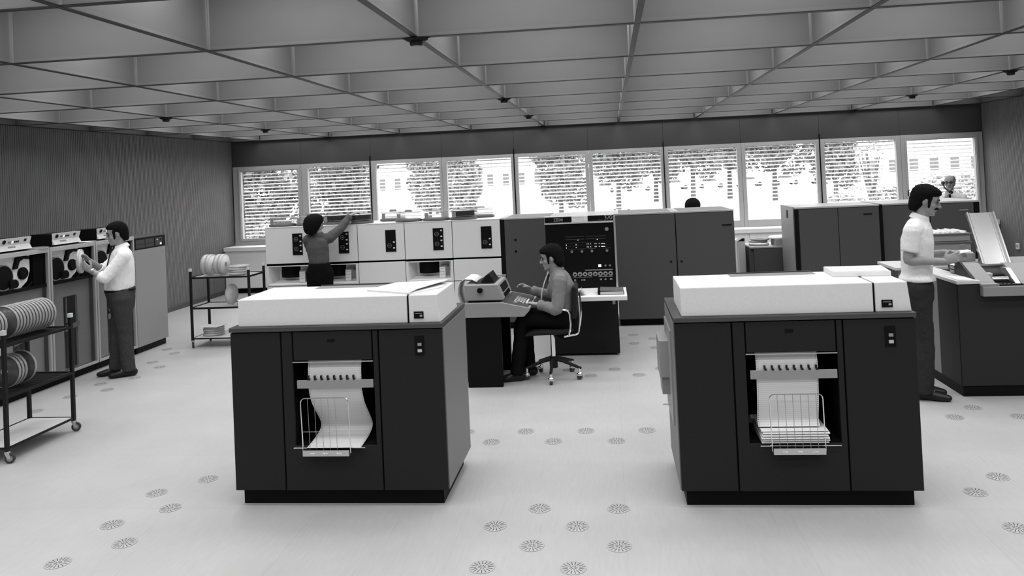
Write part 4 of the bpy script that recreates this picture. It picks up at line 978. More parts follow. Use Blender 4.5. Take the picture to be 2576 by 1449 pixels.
# table and card file trays behind
t = thing('side_table', 'narrow white table behind the man in the polo shirt', 'table', (3.2, 8.2, 0))
obj('top', bx(2.74, 3.65, 8.02, 8.55, .90, .93), m_plast, t, .004)
for ax in (2.78, 3.58):
    for ay in (8.05, 8.49): obj('leg', bx(ax, ax+.03, ay, ay+.03, 0, .90), m_satin, t)
for k_, z in enumerate((.931, 1.062, 1.168)):
    t = thing('card_tray', ['grey card file tray at the bottom of the stack by the chute', 'grey card file tray in the middle of the stack by the chute', 'grey card file tray on top of the stack, brimming with white cards'][k_], 'card tray', (3.27, 8.2, z), 'stacked card file trays')
    h = (.130, .100, .075)[k_]
    obj('body', MB().box(3.085, 3.465, 8.06, 8.07, z, z+h).box(3.085, 3.465, 8.41, 8.42, z, z+h).box(3.085, 3.095, 8.07, 8.41, z, z+h).box(3.455, 3.465, 8.07, 8.41, z, z+h).box(3.095, 3.455, 8.07, 8.41, z, z+.008), m_card, t)
    obj('rim', bx(3.08, 3.475, 8.05, 8.06, z+h-.012, z+h), m_side, t)
    if k_ == 0:
        obj('cards', bx(3.10, 3.45, 8.10, 8.38, z+.008, z+h-.006), m_oldpap, t)
    else:
        for i in range(20):
            x = 3.10+i*.0175; hh = z+h+random.uniform(-.014, .010) if k_ == 2 else z+h-.012
            if k_ == 2: hh += .012
            obj('card_batch', bx(x, x+.0135, 8.085+random.uniform(0,.01), 8.40, z+.008, hh), m_paper if k_ == 2 else m_oldpap, t)
t = thing('metal_bookend', 'thin metal upright between the trays and the chute', 'holder', (3.42, 7.9, .93)); obj('wire', MB().tube(rr([(3.36,8.03,.9305),(3.36,8.03,1.13),(3.40,8.03,1.135),(3.40,8.03,.9305)], .01), .004, 6), m_alu, t)
# ------------------------------------------------------------------ outside, seen through the blinds
GZ = -.9
m_ground = mat('pale_asphalt', .6, .8, noise=.12, nscale=.6)
m_leaf = mat('leaves', .13, .6, noise=.5, nscale=1.3); m_leaf2 = mat('leaves_light', .19, .6, noise=.5, nscale=1.6)
m_bark = mat('bark', .07, .9); m_plaster = mat('pale_plaster', .55, .8); m_wdark = mat('far_window_glass', .10, .3); m_concrete = mat('concrete_band', .38, .8)
gr = obj('ground_outside', bx(-120, 140, YB+.3, 220, GZ-.2, GZ), m_ground); gr['kind'] = 'structure'
lw = obj('lawn_outside', bx(-60, 70, 19, 33, GZ, GZ+.03), mat('lawn', .30, .9, noise=.3, nscale=3)); lw['kind'] = 'structure'
def foliage(q, c, r, n, size, rng):
    for i in range(n):
        while True:
            d = Vector((rng.uniform(-1,1), rng.uniform(-1,1), rng.uniform(-1,1)))
            if .05 < d.length < 1: break
        d = d.normalized()*(.45+.55*rng.random()**.5)
        p = Vector((c[0]+d.x*r[0], c[1]+d.y*r[1], c[2]+d.z*r[2]))
        a = Vector((rng.gauss(0,1), rng.gauss(0,1), rng.gauss(0,1))).normalized(); b_ = a.orthogonal().normalized(); b_.rotate(Matrix.Rotation(rng.uniform(0,6.28), 3, a)); c_ = a.cross(b_)
        s_ = size*rng.uniform(.6, 1.3)
        q.add([p-b_*s_, p-c_*s_*.55, p+b_*s_, p+c_*s_*.55], [(0,1,2,3)])
def tree(x, y, h, r, label, seed, trunk=1.8, mm=m_leaf, n=1500, size=.28, cat='tree', name='tree', z0=None):
    rng = random.Random(seed); t = thing(name, label, cat, (x, y, GZ), 'trees outside the windows' if cat == 'tree' else 'shrubs outside the windows')
    q = MB()
    if cat == 'tree':
        K = 16
        for k_ in range(K):
            u = (k_+.5)/K; a = k_*2.4+rng.uniform(-.4,.4); zc = GZ+trunk+(h-trunk)*(.08+.84*u)
            env = r*math.sqrt(max(.12, 1-(2*u-.85)**2*.75)); rr_ = env*rng.uniform(.25,.75)
            foliage(q, (x+rr_*math.cos(a), y+rr_*math.sin(a), zc), (r*.45, r*.45, (h-trunk)*.15), n//K, size, rng)
        tk = MB().tube([(x,y,GZ-.05), (x+.05,y,GZ+trunk), (x-.1,y,GZ+trunk+(h-trunk)*.5)], [.16*h/8, .13*h/8, .05], 8)
        for k_ in range(5):
            a = rng.uniform(0, 6.28); tk.tube([(x+.03,y,GZ+trunk-.2), (x+r*.5*math.cos(a), y+r*.5*math.sin(a), GZ+trunk+(h-trunk)*.45)], [.07, .02], 6)
        obj('trunk', tk, m_bark, t)
    else:
        foliage(q, (x, y, GZ+h*.5), (r, r*.8, h*.5), n, size, rng)
        tk = MB()
        for k_ in range(5):
            a = rng.uniform(0, 6.28); tk.tube([(x,y,GZ-.02), (x+r*.5*math.cos(a), y+r*.4*math.sin(a), GZ+h*.7)], [.03, .01], 5)
        obj('stems', tk, m_bark, t)
    obj('crown', q, mm, t)
# dense growth outside the first windows
tree(-12.4, 26, 6.4, 2.2, 'dense leafy tree filling the leftmost window', 1, .1, m_leaf, 9000, .13)
tree(-10.9, 31, 6.4, 1.5, 'leafy tree seen at the left of the second window', 2, .4, m_leaf, 5000, .13)
tree(-10.2, 22, 1.8, 1.2, 'rounded shrub low outside the leftmost window', 3, 0, m_leaf2, 2200, .10, 'shrub', 'shrub')
tree(-8.0, 23, 1.6, 1.2, 'rounded shrub low outside the second window', 4, 0, m_leaf2, 2000, .10, 'shrub', 'shrub')
tree(-21.5, 62, 7.4, 2.4, 'round tree in front of the pale building, seen in the second window', 5, .6, m_leaf2, 6000, .18)
tree(-12.9, 55, 7.0, 2.0, 'round tree before the pale building, seen in the third window', 6, .6, m_leaf2, 6000, .17)
tree(-9.6, 50, 5.6, 1.5, 'young tree seen at the left of the fourth window', 7, .3, m_leaf2, 5000, .15)
tree(-3.0, 47, 8.4, 1.9, 'tall dark tree seen through the fifth window', 8, 1.0, m_leaf, 7000, .16)
tree(.6, 60, 10.4, 2.6, 'forked tree seen through the left part of the sixth window', 9, 1.8, m_leaf, 7500, .19)
tree(3.9, 68, 11.5, 2.7, 'broad tree at the right edge of the sixth window', 10, 2.0, m_leaf2, 7500, .21)
tree(6.2, 60, 10.4, 2.7, 'broad tree with bare trunk seen through the seventh window', 11, 2.2, m_leaf, 7500, .19)
tree(10.4, 70, 12.0, 2.9, 'broad tree between the seventh and eighth windows', 12, 2.4, m_leaf2, 7500, .21)
tree(12.6, 62, 10.8, 2.8, 'broad tree seen through the eighth window', 13, 2.2, m_leaf, 7500, .19)
tree(16.0, 58, 9.6, 1.9, 'dark tree at the left of the ninth window', 14, 1.2, m_leaf, 7000, .17)
tree(10.8, 34, 5.2, .8, 'slim sapling outside the ninth window', 15, 1.2, m_leaf2, 500, .09)
for i, (x, y, h, r) in enumerate(((8.8,31,1.7,1.1),(11.2,32.5,1.8,1.1),(13.6,34,2.2,1.2),(15.8,37,2.1,1.2),(-2.6,30,1.2,.9),(.4,31,1.4,.9),(3.0,30,1.1,.9))):
    tree(x, y, h, r, ['low shrub under the sapling outside the ninth window', 'low shrub right of the sapling outside', 'low shrub outside the last window, left part', 'low shrub outside the last window, right part', 'low shrub outside the fifth window', 'low shrub outside the sixth window', 'low shrub outside the seventh window'][i], 30+i, 0, m_leaf2, 1300, .09, 'shrub', 'shrub')
def building(x0, x1, y, h, label, cols, rows, w, wh, z_first, dz, depth=12):
    t = thing('building', label, 'building', ((x0+x1)/2, y, GZ), 'buildings outside the windows')
    obj('walls', bx(x0, x1, y, y+depth, GZ, GZ+h), m_plaster, t); obj('roof', bx(x0-.4, x1+.4, y-.4, y+depth+.4, GZ+h, GZ+h+.5), m_concrete, t)
    wm = MB().box(-w/2, w/2, -.06, .04, 0, wh).mesh('window'); wm.materials.append(m_plaster)
    pm = MB().box(-w/2+.12, w/2-.12, -.075, -.055, .12, wh-.12).mesh('pane'); pm.materials.append(m_wdark)
    for r_ in range(rows):
        for c_ in range(cols):
            o = bpy.data.objects.new('window', wm); C.objects.link(o); o.parent = t
            o.location = (x0+(c_+.5)*(x1-x0)/cols-(x0+x1)/2, 0, z_first+r_*dz)
            p = bpy.data.objects.new('pane', pm); C.objects.link(p); p.parent = o
        obj('floor_band', bx(x0, x1, y-.05, y+.01, GZ+z_first+r_*dz-.55, GZ+z_first+r_*dz-.35), m_concrete, t)
building(-42, -8, 98, 19.5, 'pale long building with dark windows behind the left windows', 17, 5, 1.0, 1.7, 1.6, 3.5)
building(26, 52, 84, 16.5, 'pale building with rows of dark windows behind the rightmost windows', 13, 5, 1.1, 1.5, 1.4, 3.1)
obj_s = thing('garden_pavilion', 'small pale pavilion with flat roof seen at the fifth window edge', 'pavilion', (-2.5, 72, GZ)); obj('walls', bx(-4.0, -1.0, 72, 75, GZ, GZ+3.0), m_plaster, obj_s); obj('roof', bx(-4.5, -.5, 71.5, 75.5, GZ+3.0, GZ+3.3), m_concrete, obj_s)
# parked cars
def car(x, y, label, v, rz=0):
    t = thing('parked_car', label, 'car', (x, y, GZ), 'parked cars outside'); t.rotation_euler = (0,0,rz)
    mm = mat('car_paint_%d' % int(v*100), v, .3)
    bd = obj('body', MB().prism([(-2.0,.28),(2.0,.28),(2.05,.55),(1.95,.82),(1.0,.92),(-1.55,.95),(-2.0,.85),(-2.08,.5)], -.8, .8, 'y'), mm, t, .06, local=True)
    cb = obj('cabin', MB().prism([(-1.5,.93),(.95,.92),(.45,1.40),(-1.05,1.42)], -.7, .7, 'y'), mm, t, .05, local=True)
    for s_ in (-1, 1): obj('side_glass', MB().prism([(-1.3,.98),(.72,.97),(.36,1.32),(-.98,1.34)], .7*s_-.01*s_, .7*s_+.012*s_, 'y'), m_wdark, cb, local=True)
    obj('windscreen', MB().add([(.90,-.62,.97),(.90,.62,.97),(.50,.58,1.36),(.50,-.58,1.36)], [(0,1,2,3)]), m_wdark, cb, local=True)
    for wx in (-1.25, 1.25):
        for s_ in (-1, 1): obj('wheel', MB().cyl((wx, s_*.62, .3), (0, s_, 0), .3, .2, 18), m_rubber, t, local=True)
for i in range(8):
    car(-1+i*4.9, 108+1.0*(i % 2), ['white parked car under the trees, first from the left', 'pale parked car second from the left under the trees', 'white parked car third under the trees', 'pale parked car fourth in the row under the trees', 'white parked car fifth in the row outside', 'pale parked car sixth in the row outside', 'white parked car seventh in the row outside', 'pale parked car at the right end of the row outside'][i], .75 if i % 2 == 0 else .55, .1*(i % 3))
# ------------------------------------------------------------------ people
V = Vector
m_skin = mat('skin', .30, .5, noise=.06, nscale=30)
m_hair = mat('dark_hair', .008, .8, bump=.5, nscale=220, noise=.3, spec=.05)
m_eye = mat('eye_dark', .02, .3)
class Blob(MB):
    """closed overlapping volumes that a voxel remesh fuses into one continuous surface"""
    def limb(s, pts, rad, side=None, n=14, sub=4, cap=(1, 1)):
        pts = [V(p) for p in pts]; rad = [(r, r) if not isinstance(r, tuple) else r for r in rad]
        P, Rr = [], []
        for i in range(len(pts)-1):
            p0, p1, p2, p3 = pts[max(i-1,0)], pts[i], pts[i+1], pts[min(i+2, len(pts)-1)]
            for k in range(sub):
                t = k/sub; cr = .5*((2*p1)+(-p0+p2)*t+(2*p0-5*p1+4*p2-p3)*t*t+(-p0+3*p1-3*p2+p3)*t**3)
                P.append(p1.lerp(p2, t)*.35+cr*.65); Rr.append((rad[i][0]*(1-t)+rad[i+1][0]*t, rad[i][1]*(1-t)+rad[i+1][1]*t))
        P.append(pts[-1]); Rr.append(rad[-1])
        # rounded end caps
        d0 = (P[0]-P[1]).normalized(); d1 = (P[-1]-P[-2]).normalized(); c0 = min(Rr[0])*cap[0]; c1 = min(Rr[-1])*cap[1]
        A = [(P[0]+d0*c0*.95, .25), (P[0]+d0*c0*.6, .78)]; B = [(P[-1]+d1*c1*.6, .78), (P[-1]+d1*c1*.95, .25)]
        PP = [a for a, _ in A]+P+[b for b, _ in B]; RR = [(Rr[0][0]*f, Rr[0][1]*f) for _, f in A]+Rr+[(Rr[-1][0]*f, Rr[-1][1]*f) for _, f in B]
        m = len(PP); vs = []; nrm = None
        for i, p in enumerate(PP):
            d = (PP[min(i+1, m-1)]-PP[max(i-1, 0)]).normalized()
            ref = V(side) if side is not None else (nrm if nrm is not None else d.orthogonal())
            u = (ref-d*ref.dot(d))
            if u.length < 1e-4: u = d.orthogonal()
            u.normalize(); nrm = u; w = d.cross(u)
            vs += [p+u*math.cos(2*PI*q/n)*RR[i][0]+w*math.sin(2*PI*q/n)*RR[i][1] for q in range(n)]
        fs = [(i*n+q, i*n+(q+1) % n, (i+1)*n+(q+1) % n, (i+1)*n+q) for i in range(m-1) for q in range(n)]
        fs += [list(range(n-1,-1,-1)), list(range((m-1)*n, m*n))]
        s.add(vs, fs); return s
    def eball(s, c, M3, r):     # ellipsoid in a local frame M3 (3x3 columns)
        o = len(s.v); s.ball((0,0,0), r, 14, 9)
        for i in range(o, len(s.v)): p = M3 @ V(s.v[i])+V(c); s.v[i] = tuple(p)
        return s
    def loft(s, c, M3, rings, n=24):   # rings: (z, y_front, y_back, half_width)
        vs = []; m = len(rings)
        for z, yf, yb, w in rings:
            yc = (yf+yb)/2; ry = abs(yf-yb)/2
            for q in range(n):
                a = 2*PI*q/n; ca, sa = math.cos(a), math.sin(a)
                x = w*math.copysign(abs(ca)**.9, ca); y = yc+ry*math.copysign(abs(sa)**.9, sa)
                vs.append(M3 @ V((x, y, z))+V(c))
        fs = [(i*n+q, i*n+(q+1) % n, (i+1)*n+(q+1) % n, (i+1)*n+q) for i in range(m-1) for q in range(n)]
        fs += [list(range(n-1,-1,-1)), list(range((m-1)*n, m*n))]
        s.add(vs, fs); return s
def fuse(name, bl, voxel, it=3, noise=0.0, off=(0,0,0)):
    me = bl.mesh('tmp', off); o = bpy.data.objects.new('tmp', me); C.objects.link(o)
    r = o.modifiers.new('r', 'REMESH'); r.mode = 'VOXEL'; r.voxel_size = voxel; r.use_smooth_shade = True
    if it: sm_ = o.modifiers.new('s', 'SMOOTH'); sm_.iterations = it; sm_.factor = .5
    if noise:
        tx = bpy.data.textures.new('fold', 'CLOUDS'); tx.noise_scale = noise[1]; d = o.modifiers.new('d', 'DISPLACE'); d.texture = tx; d.strength = noise[0]; d.mid_level = .5
    dg = bpy.context.evaluated_depsgraph_get(); dg.update()
    out = bpy.data.meshes.new_from_object(o.evaluated_get(dg)); out.name = name
    bpy.data.objects.remove(o); bpy.data.meshes.remove(me)
    out.materials.clear()
    out.polygons.foreach_set('use_smooth', [True]*len(out.polygons))
    return out
def frame(fwd, upv=(0,0,1)):
    y = V(fwd).normalized(); x = y.cross(V(upv)).normalized(); z = x.cross(y)
    return Matrix((x, y, z)).transposed()
HEAD = [(-.121,.062,.018,.018),(-.114,.080,.004,.032),(-.098,.087,-.012,.044),(-.075,.085,-.035,.053),(-.050,.084,-.060,.060),(-.025,.083,-.082,.066),(0,.080,-.096,.070),(.020,.088,-.102,.073),(.048,.086,-.105,.076),(.075,.074,-.098,.072),(.098,.047,-.080,.058),(.112,.012,-.050,.036),(.119,-.012,-.030,.014)]
def build_head(b, c, M):
    b.loft(c, M, HEAD)
    L = lambda p: M @ V(p)+V(c)
    b.limb([L((0,.084,.012)), L((0,.096,-.012)), L((0,.108,-.030))], [.009,.011,.0135])     # nose
    b.limb([L((-.013,.092,-.034)), L((.013,.092,-.034))], [.009,.009])                         # nostrils
    b.limb([L((-.020,.080,-.061)), L((0,.089,-.058)), L((.020,.080,-.061))], [.006,.0075,.006]); b.limb([L((-.018,.079,-.070)), L((0,.087,-.070)), L((.018,.079,-.070))], [.006,.0075,.006])
    b.limb([L((-.016,.074,-.100)), L((.016,.074,-.100))], [.016,.016])                          # chin
    b.limb([L((-.050,.066,.021)), L((-.02,.084,.024)), L((.02,.084,.024)), L((.050,.066,.021))], [.008,.010,.010,.008])   # brow
    for s_ in (-1, 1):
        b.eball(L((s_*.074,-.012,-.012)), M, (.010,.019,.031)); b.eball(L((s_*.045,.058,-.03)), M, (.016,.018,.020))
def build_hand(b, wrist, d, palm, side, curl=(.5,.55,.6,.65), spread=.02, thumb=.5, s=1.0):
    """d: pointing direction, palm: palm normal, side: direction from little finger to index finger"""
    d = V(d).normalized(); palm = V(palm); palm = (palm-d*palm.dot(d)).normalized(); sd = d.cross(palm); sd = sd if sd.dot(V(side)) > 0 else -sd
    w = V(wrist)
    b.limb([w-d*.02*s, w+d*.025*s, w+d*.06*s, w+d*.088*s], [(.027*s,.020*s),(.034*s,.017*s),(.041*s,.015*s),(.040*s,.0125*s)], side=sd)
    for i, (o_, L) in enumerate(((.030,.074),(.0105,.083),(-.0095,.077),(-.029,.060))):
        base = w+d*.084*s+sd*o_*s; a = 0; p = base-d*.012*s; pts = [p, base]; dirn = (d+sd*spread*(1.5-i)).normalized()
        for k, fr in enumerate((.45,.31,.24)):
            a += curl[i]*(.9, 1.0, .7)[k]
            v = dirn*math.cos(a)+palm*math.sin(a); base = base+v*L*fr*s; pts.append(base.copy())
        b.limb(pts, [.0098*s,.0098*s,.0090*s,.0082*s,.0072*s], n=10, sub=3)
    tb = w+d*.028*s+sd*.030*s; v1 = (d*.55+sd*.75+palm*thumb*.6).normalized(); p1 = tb+v1*.036*s; v2 = (d*.85+sd*.25+palm*thumb).normalized(); p2 = p1+v2*.030*s; v3 = (d*.9+palm*thumb*1.2).normalized(); p3 = p2+v3*.024*s
    b.limb([tb-v1*.01*s, tb, p1, p2, p3], [.014*s,.0145*s,.0115*s,.0105*s,.0085*s], n=10, sub=3)
def torso(b, J, f, grow=0.0, belly=0.0, tuck=None):
    """pelvis to neck; f = facing"""
    sd = V(f).cross(V((0,0,1))).normalized(); pv, wa, ch, nk = V(J['pelvis']), V(J['waist']), V(J['chest']), V(J['neck']); F_ = V(f).normalized()
    g = grow; low = pv-V((0,0,.06)); k0, k1 = (g, g) if tuck is None else ((-.04, -.028) if tuck else (.034, .020))
    if tuck is False: low = pv.lerp(wa,.42); pv = pv.lerp(wa,.65)
    wd = J.get('w', 1.0)
    b.limb([low, pv, wa+F_*belly*.3, wa.lerp(ch,.5)+F_*belly*.2, ch, ch.lerp(nk,.62), nk-V((0,0,.015))],
           [(wd*r0, r1) for r0, r1 in [(.150+k0,.110+k0),(.165+k1,.118+k1),(.146+g,.106+g+belly),(.156+g,.112+g+belly*.6),(.170+g,.115+g),(.150+g,.092+g),(.070+g,.062+g)]], side=sd, n=22, cap=(.08 if tuck is not None else 1, 1))
    for s_ in ('shN','shF'):
        p = V(J[s_]); m_ = ch.lerp(nk,.68)
        b.limb([m_, m_.lerp(p,.6), p], [(.070+g),(.066+g),(.058+g)])
def arm(b, J, k, g=0.0, t0=0.0, t1=1.0, rs=(.055,.046,.040,.037,.026)):
    sh, el, wr_ = V(J['sh'+k]), V(J['el'+k]), V(J['wr'+k])
    b.limb([sh, sh.lerp(el,.5), el, el.lerp(wr_,.35), wr_], [r+g for r in rs])
def leg(b, J, k, g=0.0, flare=0.0):
    hp, kn, an = V(J['hip'+k]), V(J['kn'+k]), V(J['an'+k])
    if g > 0:
        an = an-V((0,0,.035)); b.limb([hp, hp.lerp(kn,.4), kn, kn.lerp(an,.35), an], [.112,.096,.072,.064+flare*.5,.050+flare], cap=(1,.06))
    else: b.limb([hp, hp.lerp(kn,.4), kn, kn.lerp(an,.35), an], [.088,.078,.057,.054,.040])
def person(name, label, J, f, hf, group='people at work', skin=m_skin, shirt=None, trousers=None, sleeve=1.0, hands=None, hair='short', tie=None, moustache=False, sideburns=False, shoes=True, flare=.022, belly=0.0, glasses=False, bald=False, up_=(0,0,1), cuff=False, hairm=None, collar=True, belt=True, tuck=True, tie_hang=False, fold=(.012,.06)):
    base = V((J['pelvis'][0], J['pelvis'][1], 0)); hairm = hairm or m_hair
    t = thing(name, label, 'person', tuple(base), group)
    M = frame(hf, up_); hc = V(J['head']); L = lambda p: M @ V(p)+hc
    b = Blob(); torso(b, J, f, -.004, belly)
    for k in 'NF':
        arm(b, J, k)
        leg(b, J, k)
        an, to = V(J['an'+k]), V(J['to'+k]); b.limb([an, an.lerp(to,.35)-V((0,0,.02)), an.lerp(to,.62)-V((0,0,.022))], [.034,.026,.018])
    build_head(b, hc, M)
    b.limb([V(J['neck'])-V((0,0,.05)), V(J['neck']).lerp(hc,.35), L((0,-.025,-.06))], [.062,.055,.052])
    for k in 'NF':
        h = hands[k]; build_hand(b, J['wr'+k], h['d'], h['palm'], h['side'], h.get('curl',(.5,.55,.6,.65)), h.get('spread',.03), h.get('thumb',.5))
    body = bpy.data.objects.new('body', fuse('body', b, .0048, 2, off=base)); C.objects.link(body); body.parent = t; body.data.materials.append(skin)
    # face details
    q = MB()
    for s_ in (-1, 1):
        o_ = len(q.v); q.ball((0,0,0), (.012,.006,.0055), 10, 6)
        for i in range(o_, len(q.v)): q.v[i] = tuple(L(V(q.v[i])+V((s_*.031,.0815,.001))))
    obj('eyes', q, m_eye, body)
    def hairbit(n, fn, vox=.0045, noise=0): 
        bb = Blob(); fn(bb); o = bpy.data.objects.new(n, fuse(n, bb, vox, 2, noise, base)); C.objects.link(o); o.parent = t; o.data.materials.append(hairm); return o
    def brows(bb):
        for s_ in (-1, 1): bb.limb([L((s_*.014,.092,.022)), L((s_*.032,.088,.028)), L((s_*.052,.072,.023))], [.005,.006,.004])
    hairbit('eyebrows', brows, .003)
    if moustache: hairbit('moustache', lambda bb: bb.limb([L((-.030,.074,-.058)), L((-.016,.090,-.048)), L((0,.097,-.045)), L((.016,.090,-.048)), L((.030,.074,-.058))], [.006,.009,.009,.009,.006]), .003)
    def hairfn(bb):
        if hair == 'short':
            R = [(-.100,-.040,-.100,.045),(-.078,-.030,-.112,.058),(-.055,-.022,-.118,.068),(-.030,-.004,-.122,.075),(0,.022,-.125,.081),(.030,.046,-.126,.086),(.052,.066,-.125,.088),(.075,.088,-.116,.084),(.100,.078,-.100,.072),(.120,.044,-.070,.050),(.131,.006,-.035,.020)]
        elif hair == 'long':
            R = [(-.112,-.045,-.105,.046),(-.090,-.035,-.120,.066),(-.060,-.016,-.126,.079),(-.030,.004,-.129,.082),(0,.026,-.131,.087),(.030,.048,-.132,.091),(.050,.078,-.130,.092),(.072,.098,-.124,.088),(.098,.088,-.108,.077),(.120,.052,-.078,.054),(.133,.006,-.036,.022)]
        elif hair == 'full':
            R = [(-.125,-.030,-.105,.055),(-.100,.000,-.132,.082),(-.065,.026,-.148,.100),(-.025,.045,-.156,.110),(.015,.060,-.158,.115),(.055,.092,-.155,.114),(.090,.098,-.138,.103),(.118,.075,-.108,.080),(.138,.035,-.065,.046),(.146,.0,-.03,.016)]
        else:   # fringe round a bald crown
            R = [(-.075,-.045,-.098,.050),(-.045,-.030,-.108,.068),(-.015,-.018,-.112,.076),(.020,-.022,-.113,.080),(.050,-.020,-.112,.081),(.080,-.022,-.104,.074),(.106,-.030,-.086,.054)]
        bb.loft(hc, M, R)
        if sideburns:
            for s_ in (-1, 1): bb.limb([L((s_*.068,.022,.03)), L((s_*.064,.024,-.01)), L((s_*.058,.028,-.048))], [.016,.012,.010])
    hairbit('hair', hairfn, .005, (.012 if hair == 'full' else .009, .012))
    if glasses:
        q = MB()
        for s_ in (-1, 1): q.tube([tuple(L((s_*.031+.020*math.cos(a), .094, .002+.014*math.sin(a)))) for a in [2*PI*i/16 for i in range(16)]], .0022, 6, True); q.tube([L((s_*.054,.092,.008)), L((s_*.074,.04,.006)), L((s_*.077,-.02,.0))], .003, 6)
        q.tube([L((-.010,.096,.006)), L((.010,.096,.006))], .003, 6); obj('glasses', q, m_dplast, t)
    # shirt
    s_ = Blob(); Js = dict(J); torso(s_, Js, f, .012, belly, tuck)
    cuffs = []
    for k in 'NF':
        sh, el, wr_ = V(J['sh'+k]), V(J['el'+k]), V(J['wr'+k])
        if sleeve <= .75:
            e = sh.lerp(el, sleeve/.75*.85); s_.limb([sh, sh.lerp(e,.5), e], [.072,.069,.066], cap=(1,.06)); cuffs.append((e, (el-sh).normalized(), .064))
        else:
            tt = (sleeve-.75)/.25; e = el.lerp(wr_, max(.08, tt*.95)); s_.limb([sh, sh.lerp(el,.5), el, el.lerp(e,.5), e], [.072,.064,.058,.054,.050 if tt < .6 else .040], cap=(1,.06))
            cuffs.append((e, (wr_-el).normalized(), .054 if tt < .6 else .042))
    o = bpy.data.objects.new('shirt', fuse('shirt', s_, .008, 3, fold, base)); C.objects.link(o); o.parent = t; o.data.materials.append(shirt)
    if cuff:
        for e, d, r in cuffs: obj('cuff', MB().lathe([(r-.012,-.03),(r+.004,-.028),(r+.007,0),(r+.003,.026),(r-.012,.028)], e, d, 18), shirt, o, sm=True)
    if collar:
        n_ = V(J['neck']); ax = (hc-n_).normalized()
        obj('collar', MB().lathe([(.066,-.004),(.080,-.012),(.074,.014),(.064,.034),(.060,.030)], n_+ax*.002, ax, 20), shirt, o, sm=True)
    F_ = V(f).normalized(); nk = V(J['neck']); ch = V(J['chest']); wa = V(J['waist'])
    if tie:
        pts = [nk+F_*.072+V((0,0,.005)), nk.lerp(ch,.3)+F_*.112, ch+F_*(.128+belly*.3), wa.lerp(ch,.45)+F_*(.126+belly*.8), wa.lerp(ch,.15)+F_*(.118+belly*1.1)]
        if tie_hang: pts = [nk+F_*.076, nk+F_*.12-V((0,0,.10)), nk+F_*.15-V((0,0,.20)), nk+F_*.165-V((0,0,.30)), nk+F_*.17-V((0,0,.36))]
        sd = F_.cross(V((0,0,1))).normalized(); ws = [.014,.018,.026,.034,.026]
        bb = Blob(); bb.limb(pts, [(w, .007) for w in ws], side=sd); bb.limb([nk+F_*.070+V((0,0,.012)), nk+F_*.086-V((0,0,.02))], [.018,.014])
        oo = bpy.data.objects.new('tie', fuse('tie', bb, .005, 2, 0, base)); C.objects.link(oo); oo.parent = t; oo.data.materials.append(tie)
    # trousers, belt, shoes
    tr_ = Blob(); sd = F_.cross(V((0,0,1))).normalized(); pv = V(J['pelvis'])
    wd = J.get('w', 1.0)
    tr_.limb([pv-V((0,0,.11)), pv+F_*belly*.15, pv.lerp(wa,.80)+F_*belly*.2], [(.168*wd,.132),(.176*wd,.138+belly*.2),(.168*wd,.131+belly*.75)] if tuck else [(.155,.122),(.168,.124),(.150,.108)], side=sd, n=22, cap=(1, .08))
    for k in 'NF': leg(tr_, J, k, .014, flare)
    o = bpy.data.objects.new('trousers', fuse('trousers', tr_, .010, 4, (.012, .07), base)); C.objects.link(o); o.parent = t; o.data.materials.append(trousers)
    if belt:
        bq = MB(); rings = [(.60,-.002),(.62,.004),(.80,.004),(.82,-.004)]; nn = 32
        for u_, g_ in rings:
            c_ = pv.lerp(wa, u_)+F_*belly*.2
            bq.v += [tuple(c_+sd*math.cos(2*PI*i/nn)*(.163*wd+g_)+F_*math.sin(2*PI*i/nn)*(.126+belly*.75+g_)) for i in range(nn)]
        for r_ in range(3):
            for i in range(nn): bq.f.append([r_*nn+i, r_*nn+(i+1) % nn, (r_+1)*nn+(i+1) % nn, (r_+1)*nn+i]); bq.mi.append(0)
        obj('belt', bq, m_black, t, sm=True)
    if shoes:
        for k in 'NF':
            an, to = V(J['an'+k]), V(J['to'+k]); d = V((to.x-an.x, to.y-an.y, 0)).normalized(); hx = V((an.x, an.y, 0))-d*.055; L_ = max(.25, (V((to.x,to.y,0))-hx).length)
            bb = Blob(); sdv = d.cross(V((0,0,1)))
            bb.limb([hx+V((0,0,.045)), hx+d*.09+V((0,0,.045)), hx+d*(L_*.62)+V((0,0,.036)), hx+d*(L_-.03)+V((0,0,.028))], [(.036,.044),(.038,.044),(.046,.035),(.034,.026)], side=sdv); bb.limb([hx+d*.05+V((0,0,.05)), hx+d*.055+V((0,0,.095))], [.040,.038])
            oo = bpy.data.objects.new('shoe', fuse('shoe', bb, .007, 2, 0, base)); C.objects.link(oo); oo.parent = t; oo.data.materials.append(mat('shoe_leather', .012, .35))
    return t

m_wshirt = mat('white_shirt', .9, .75, bump=.6, nscale=16); m_gshirt = mat('grey_shirt', .075, .8, bump=.7, nscale=18); m_mshirt = mat('mid_grey_shirt', .19, .8, bump=.7, nscale=18)
m_polo = mat('pale_knit_polo', .82, .9, bump=.5, nscale=150, noise=.08); m_dtrou = mat('dark_trousers', .03, .85, spec=.05, noise=.15, nscale=60); m_btrou = mat('black_trousers', .007, .85, spec=.03); m_gtrou = mat('charcoal_trousers', .05, .85, spec=.05, noise=.15, nscale=60)
Z = V((0,0,1))
